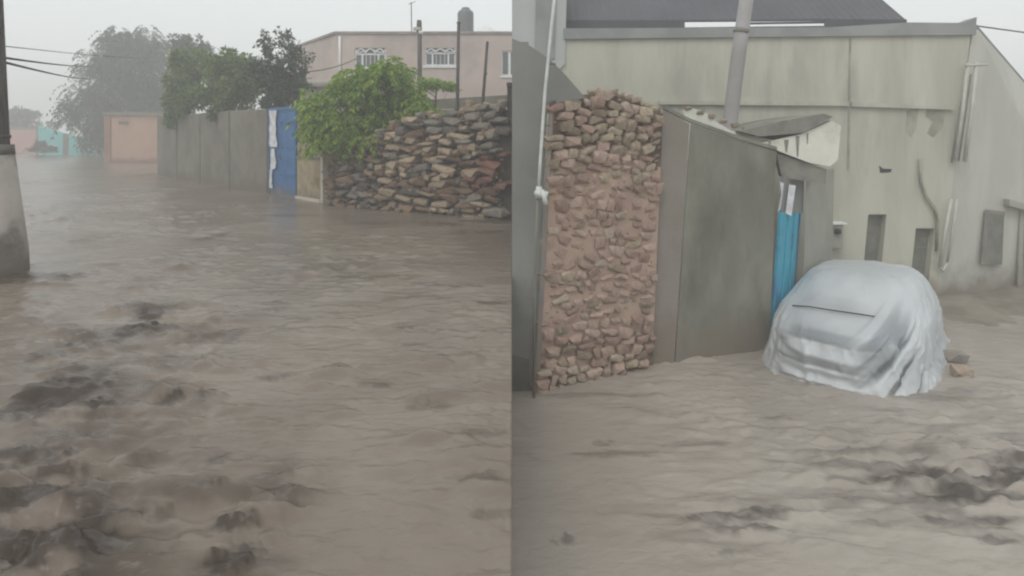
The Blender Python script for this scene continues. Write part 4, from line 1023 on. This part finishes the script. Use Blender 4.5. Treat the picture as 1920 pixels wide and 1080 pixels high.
tube('rail', [P(1405, 44, eY-.03), P(1545, 42, eY-.03)], .022, m_roof, rf, 6)
tube('rail', [P(1284, 54, eY-.03), P(1550, 51, eY-.03)], .03, m_roof, rf, 6)
# lighter stair tower at the left of the roof
st = thing('stair_tower', (.5, 12.4, ZG), 'light grey plaster stair tower left of the dark sheet roof', 'building')
poly('wall', [Vector((.0, 11.96, 2.0)), P(1059, 120, 11.96), P(1064, -60, 11.96), Vector((.0, 11.96, P(0, -60, 11.96).z))], (0, 2.2, 0), m_stair, st)
poly('corner_strip', [P(1002, 110, 11.94), P(1040, 110, 11.94), P(1046, -60, 11.94), P(1006, -60, 11.94)], (0, .019, 0), m_cop, st)

# pipes at the corner of the building
pp = thing('corner_pipes', onwall(1755, 500, .1), 'pair of slim grey drain pipes slanting down the building corner', 'pipe')
tube('pipe', [onwall(1806, 120, .12), onwall(1796, 210, .12), onwall(1783, 300, .12)], .03, m_greypipe, pp, 8)
tube('pipe', [onwall(1822, 118, .12), onwall(1813, 210, .12), onwall(1800, 303, .12)], .034, m_greypipe, pp, 8)
tube('pipe', [onwall(1775, 372, .12), onwall(1763, 440, .12), onwall(1754, 498, .12)], .03, m_greypipe, pp, 8)
tube('cable_run', [onwall(1814, 140, .09), onwall(1804, 215, .09), onwall(1791, 302, .09)], .016, m_slab, pp, 6)
tube('cable_run', [onwall(1796, 190, .09), onwall(1786, 250, .09), onwall(1778, 305, .09)], .016, m_slab, pp, 6)
tube('pipe', [onwall(1786, 372, .12), onwall(1778, 430, .12), onwall(1768, 490, .12)], .024, m_greypipe, pp, 8)
tube('bracket', [onwall(1800, 124, .14), onwall(1842, 123, .14)], .022, m_greypipe, pp, 6)
tube('pipe_end', [onwall(1754, 498, .12), onwall(1760, 506, .12), onwall(1768, 490, .12)], .026, m_greypipe, pp, 6)
dc = tube('drop_cable', [onwall(1722, 298, .05), onwall(1723, 340, .05), onwall(1732, 368, .06), onwall(1748, 390, .06), onwall(1754, 412, .06), onwall(1752, 470, .06)], .028, m_stain, None, 6)
tag(dc, 'dark drop cable curving down beside the grey drain pipes', 'cable')
cable('overhead_cable', P(1826, 48, 12.15), P(2900, 128, 34), .5, .014, 'thin cable crossing the sky above the sloping side wall')

# leaning pole in front of the building
lp = thing('leaning_pole', P(1365, 270, 10.3), 'grey concrete pole leaning in front of the pale building', 'utility pole')
lY = 10.4
tube('shaft', [(P(1352, 0, lY).x, lY, ZG), P(1366, 250, lY), P(1385, 100, lY), P(1408, -60, lY)], [.125, .118, .112, .105], m_concpole, lp, 14)
tube('band', [P(1389, 62, lY), P(1391, 54, lY)], [.119, .119], m_slab, lp, 14)

# ------------------------------------------------------------------ covered car
CF, CA = Vector((3.86, 8.02, ZG)), Vector((.6, .8, 0)).normalized()
CS = Vector((CA.y, -CA.x, 0))
def CP(s, v, z):
    z = z if z < .5 else .5+(z-.5)*.80
    return CF + CA*s + CS*v + Vector((0, 0, z))
def nose(v, n=3.2): return 1.75*(1-(1-abs(v/.82)**n)**(1/n))
car = thing('parked_car', CP(1.75, 0, 0), 'blue-grey parked car standing in the flood beneath plastic sheeting', 'car')
LV = [(1.40, 1.75, 2.65, .44), (1.375, 1.58, 2.85, .54), (1.30, 1.42, 3.0, .61), (1.12, 1.15, 3.15, .68), (.96, .90, 3.28, .75), (.90, .45, 3.36, .78), (.84, .12, 3.42, .80), (.68, .02, 3.47, .81), (.45, .0, 3.5, .81), (.28, .04, 3.46, .80)]
LV = [(z if z < .5 else .5+(z-.5)*.80, a, b, c) for z, a, b, c in LV]
def ring_surface(name, lv, nlev, nth, mat, parent, fold=None, expo=3.2, cap=True):
    lv = np.array(lv, float); k = np.linspace(0, 1, len(lv)); kk = np.linspace(0, 1, nlev)
    A = np.stack([np.interp(kk, k, lv[:, c]) for c in range(4)], 1)
    for _ in range(2): A[1:-1] = (A[:-2] + 2*A[1:-1] + A[2:])/4
    th = np.linspace(0, 2*np.pi, nth, endpoint=False)
    c, s = np.cos(th), np.sin(th)
    e = 2/expo
    cs_, sn_ = np.sign(c)*np.abs(c)**e, np.sign(s)*np.abs(s)**e
    V = []
    for (z, s0, s1, w) in A:
        S = (s0+s1)/2 + cs_*(s1-s0)/2; Vv = sn_*w; Zz = np.full(nth, z)
        if fold is not None:
            dr, dz = fold(th, z)
            S = S + c*dr; Vv = Vv + s*dr; Zz = Zz + dz
        V.append(np.stack([CF.x + CA.x*S + CS.x*Vv, CF.y + CA.y*S + CS.y*Vv, CF.z + Zz], 1))
    V = np.concatenate(V); i = np.arange(nlev*nth).reshape(nlev, nth); j = np.roll(i, -1, 1)
    Q = np.stack([i[:-1].ravel(), i[1:].ravel(), j[1:].ravel(), j[:-1].ravel()], 1).tolist()
    if fold is not None: ring_surface.clear = np.concatenate([clearness(th, z) for z in A[:, 0]])
    if cap: Q.append(list(range(nth)))
    o = mk(name, V, [tuple(q) for q in Q], mat, parent, True); fix_normals(o)
    return o
ring_surface('body', LV, 34, 72, m_carpaint, car)
poly('windscreen', [CP(.98, -.50, .985), CP(.98, .50, .985), CP(1.46, .45, 1.31), CP(1.46, -.45, 1.31)], (-.015, -.02, .02), m_glass, car)
tube('bonnet_gap', [CP(.78+nose(v)*.3, v, .975) for v in (-.6, -.4, -.2, 0, .2, .4, .6)], .02, m_black, car, 6)
for k in range(3): tube('grille_bar', [CP(nose(v)-.015, v, .60+.07*k) for v in (-.5, -.3, 0, .3, .5)], .024 if k != 1 else .014, m_black if k != 1 else m_lamp, car, 6)
for v in (-.58, .58):
    c0 = CP(nose(v)+.07, v, .68); tube('headlight', [c0+CA*.05, c0-CA*.02, c0-CA*.035], [.085, .085, .06], m_lamp, car, 14)
tube('bumper', [CP(nose(v)-.03, v, .42) for v in (-.72, -.6, -.4, 0, .4, .6, .72)], .065, m_black, car, 8)
for s_, v in ((.62, -.74), (.62, .74), (2.85, -.74), (2.85, .74)):
    w_ = tube('wheel', [CP(s_, v-.09, .29), CP(s_, v+.09, .29)], .29, m_rubber, car, 20)
    tube('rim', [CP(s_, v-.095, .29), CP(s_, v+.095, .29)], .17, m_lamp, w_, 14)
for v in (-.70, .70):
    sg = 1 if v > 0 else -1
    poly('side_window', [CP(1.45, v-.02*sg, .99), CP(2.8, v-.02*sg, .99), CP(2.75, sg*.585, 1.28), CP(1.6, sg*.585, 1.28)], CS*.01*sg, m_glass, car)

m_cover = bpy.data.materials.new('translucent_plastic_sheet'); m_cover.use_nodes = True
nt = m_cover.node_tree; N_, L_ = nt.nodes, nt.links; b_ = N_['Principled BSDF']
b_.inputs['Base Color'].default_value = (.86, .90, .93, 1); b_.inputs['Roughness'].default_value = .34; b_.inputs['Specular IOR Level'].default_value = .6
tcx = N_.new('ShaderNodeTexCoord'); nzx = N_.new('ShaderNodeTexNoise'); nzx.inputs['Scale'].default_value = 9; nzx.inputs['Detail'].default_value = 5; nzx.inputs['Distortion'].default_value = 1.6
L_.new(tcx.outputs['Object'], nzx.inputs['Vector']); bpx = N_.new('ShaderNodeBump'); bpx.inputs['Strength'].default_value = .45; bpx.inputs['Distance'].default_value = .03
L_.new(nzx.outputs['Fac'], bpx.inputs['Height']); L_.new(bpx.outputs[0], b_.inputs['Normal'])
tr_ = N_.new('ShaderNodeBsdfTransparent'); tl_ = N_.new('ShaderNodeBsdfTranslucent'); tl_.inputs['Color'].default_value = (.90, .93, .95, 1)
x1 = N_.new('ShaderNodeMixShader'); x1.inputs[0].default_value = .40; x2 = N_.new('ShaderNodeMixShader'); ca_ = N_.new('ShaderNodeAttribute'); ca_.attribute_name = 'clear'; L_.new(ca_.outputs['Fac'], x2.inputs[0])
L_.new(b_.outputs[0], x1.inputs[1]); L_.new(tl_.outputs[0], x1.inputs[2]); L_.new(x1.outputs[0], x2.inputs[1]); L_.new(tr_.outputs[0], x2.inputs[2]); L_.new(x2.outputs[0], N_['Material Output'].inputs[0])
LC = [(1.445, 1.75, 2.65, .40), (1.425, 1.52, 2.9, .56), (1.36, 1.32, 3.08, .66), (1.22, 1.05, 3.22, .745), (1.08, .75, 3.34, .80), (.985, .36, 3.42, .84), (.90, .08, 3.5, .865), (.76, -.08, 3.56, .885), (.52, -.17, 3.62, .91), (.38, -.20, 3.66, .93), (.26, -.24, 3.74, .97), (.12, -.30, 3.82, 1.02)]
LC = [(z if z < .5 else .5+(z-.5)*.80, a-.02, b, c*1.04) for z, a, b, c in LC]
_th = np.linspace(0, 2*np.pi, 2001)
_S = np.sign(np.cos(_th))*np.abs(np.cos(_th))**(2/2.9)*1.87; _V = np.sign(np.sin(_th))*np.abs(np.sin(_th))**(2/2.9)*.93
_A = np.concatenate([[0], np.cumsum(np.hypot(np.diff(_S), np.diff(_V)))])
def arc(th): return np.interp(np.pi, _th, _A) - np.interp(th, _th, _A)      # metres from the nose, + towards the right flank
def windows(th, z):
    a = arc(th); low = np.clip((1.08-z)/.35, 0, 1)
    return a, low, np.exp(-((a-.80)/.48)**4), np.exp(-((a+.22)/.52)**4), a - 1.15*z
def fold(th, z):
    a, low, corner, front, q = windows(th, z)
    d = .020*low*(1-np.abs(vnoise(a*4.2 + z*1.2, a*0+z*.6, 101))*2)
    d = d + .045*corner*low*(1-np.abs(vnoise(q*7.5, (a+z)*.8, 102))*2)
    d = d + .036*front*low*(1-np.abs(vnoise(a*.8, z*9+a*.5, 103))*2)
    d = d + .013*(1-np.abs(vnoise(a*9+z*5, z*7-a*3, 107))*2)*(.35+.65*low) + .010*vnoise(a*6, z*6, 104) + .05*np.clip((.4-z)/.3, 0, 1)*vnoise(a*3.2, a*0, 105)
    return d, .010*vnoise(a*2.5, z*4, 106)
def clearness(th, z):
    a, low, corner, front, q = windows(th, z)
    st = np.clip(1.2-np.abs(vnoise(q*6.5, (a+z)*.8, 112))*3.4, 0, 1)
    hz_ = np.clip(1.15-np.abs(vnoise(a*.8+3, z*8+a*.4, 113))*3, 0, 1)
    return .06 + low*(.74*corner*st + .62*front*hz_) + .05*vnoise(a*4, z*5, 114)
cv = ring_surface('plastic_cover', LC, 110, 520, m_cover, None, fold=fold, expo=2.9)
at_ = cv.data.attributes.new('clear', 'FLOAT', 'POINT'); at_.data.foreach_set('value', np.clip(ring_surface.clear, .04, .85).astype(np.float32))
tag(cv, 'translucent white plastic sheet draped tightly over the parked car', 'plastic sheet')
# thin dark tube drawn in for the shaded crease over the bonnet
rp = [CP(.62, -.62, 1.03), CP(.55, -.4, 1.075), CP(.52, -.1, 1.08), CP(.54, .2, 1.075), CP(.58, .36, 1.06)]
ro = tube('crease_line', rp, .009, m_black, None, 6)
tag(ro, 'dark thin line standing in for a shaded crease in the plastic over the bonnet', 'crease line')

# mud bank and rubble right of the car
V, Fc = [], []
nxm, nym = 46, 26
for j in range(nym+1):
    for i in range(nxm+1):
        x = 5.75 + 6.8*i/nxm; y = 8.55 + 4.3*j/nym
        f = j/nym
        e = min(1, i/12)
        z = ZR - .12 + e*(.30*f**1.1) + e*f*.16*float(fbm(np.array(x*1.3), np.array(y*1.5), 81, 4)) + .04*float(fbm(np.array(x*5.), np.array(y*5.), 82, 3))
        V.append((x, y, z))
Fc = [(j*(nxm+1)+i, j*(nxm+1)+i+1, (j+1)*(nxm+1)+i+1, (j+1)*(nxm+1)+i) for j in range(nym) for i in range(nxm)]
tag(mk('mud_bank', V, Fc, m_mud, None, True), 'bank of washed-up brown mud right of the car', 'mud', kind='structure')
for (x, y, s_, mt_, lab) in [(1803, 704, .22, m_yst_tan, 'pale boulder lying in the flood right of the car'), (1788, 678, .30, m_brownplas, 'brown boulder half hidden behind the covered car')]:
    g0 = G(x, y, ZR); t = thing('boulder', g0, lab, 'rock')
    o = bpy.data.objects.new('stone_body', rocks(mt_)[2]); o.location = (g0.x, g0.y, ZR+.05); o.scale = (s_*1.3, s_, s_*.7); put(o, t)

# ------------------------------------------------------------------ rain haze
hv = bpy.data.materials.new('rain_haze'); hv.use_nodes = True
nt = hv.node_tree; nt.nodes.remove(nt.nodes['Principled BSDF'])
pv = nt.nodes.new('ShaderNodeVolumePrincipled')
pv.inputs['Color'].default_value = (.975, .985, .985, 1); pv.inputs['Density'].default_value = 0.0105; pv.inputs['Anisotropy'].default_value = 0.1
nt.links.new(pv.outputs[0], nt.nodes['Material Output'].inputs['Volume'])
hb = box('haze', (0, 70, 4.0), (330, 230, 14), hv)
tag(hb, 'pale rain haze filling the air', 'haze', kind='stuff')
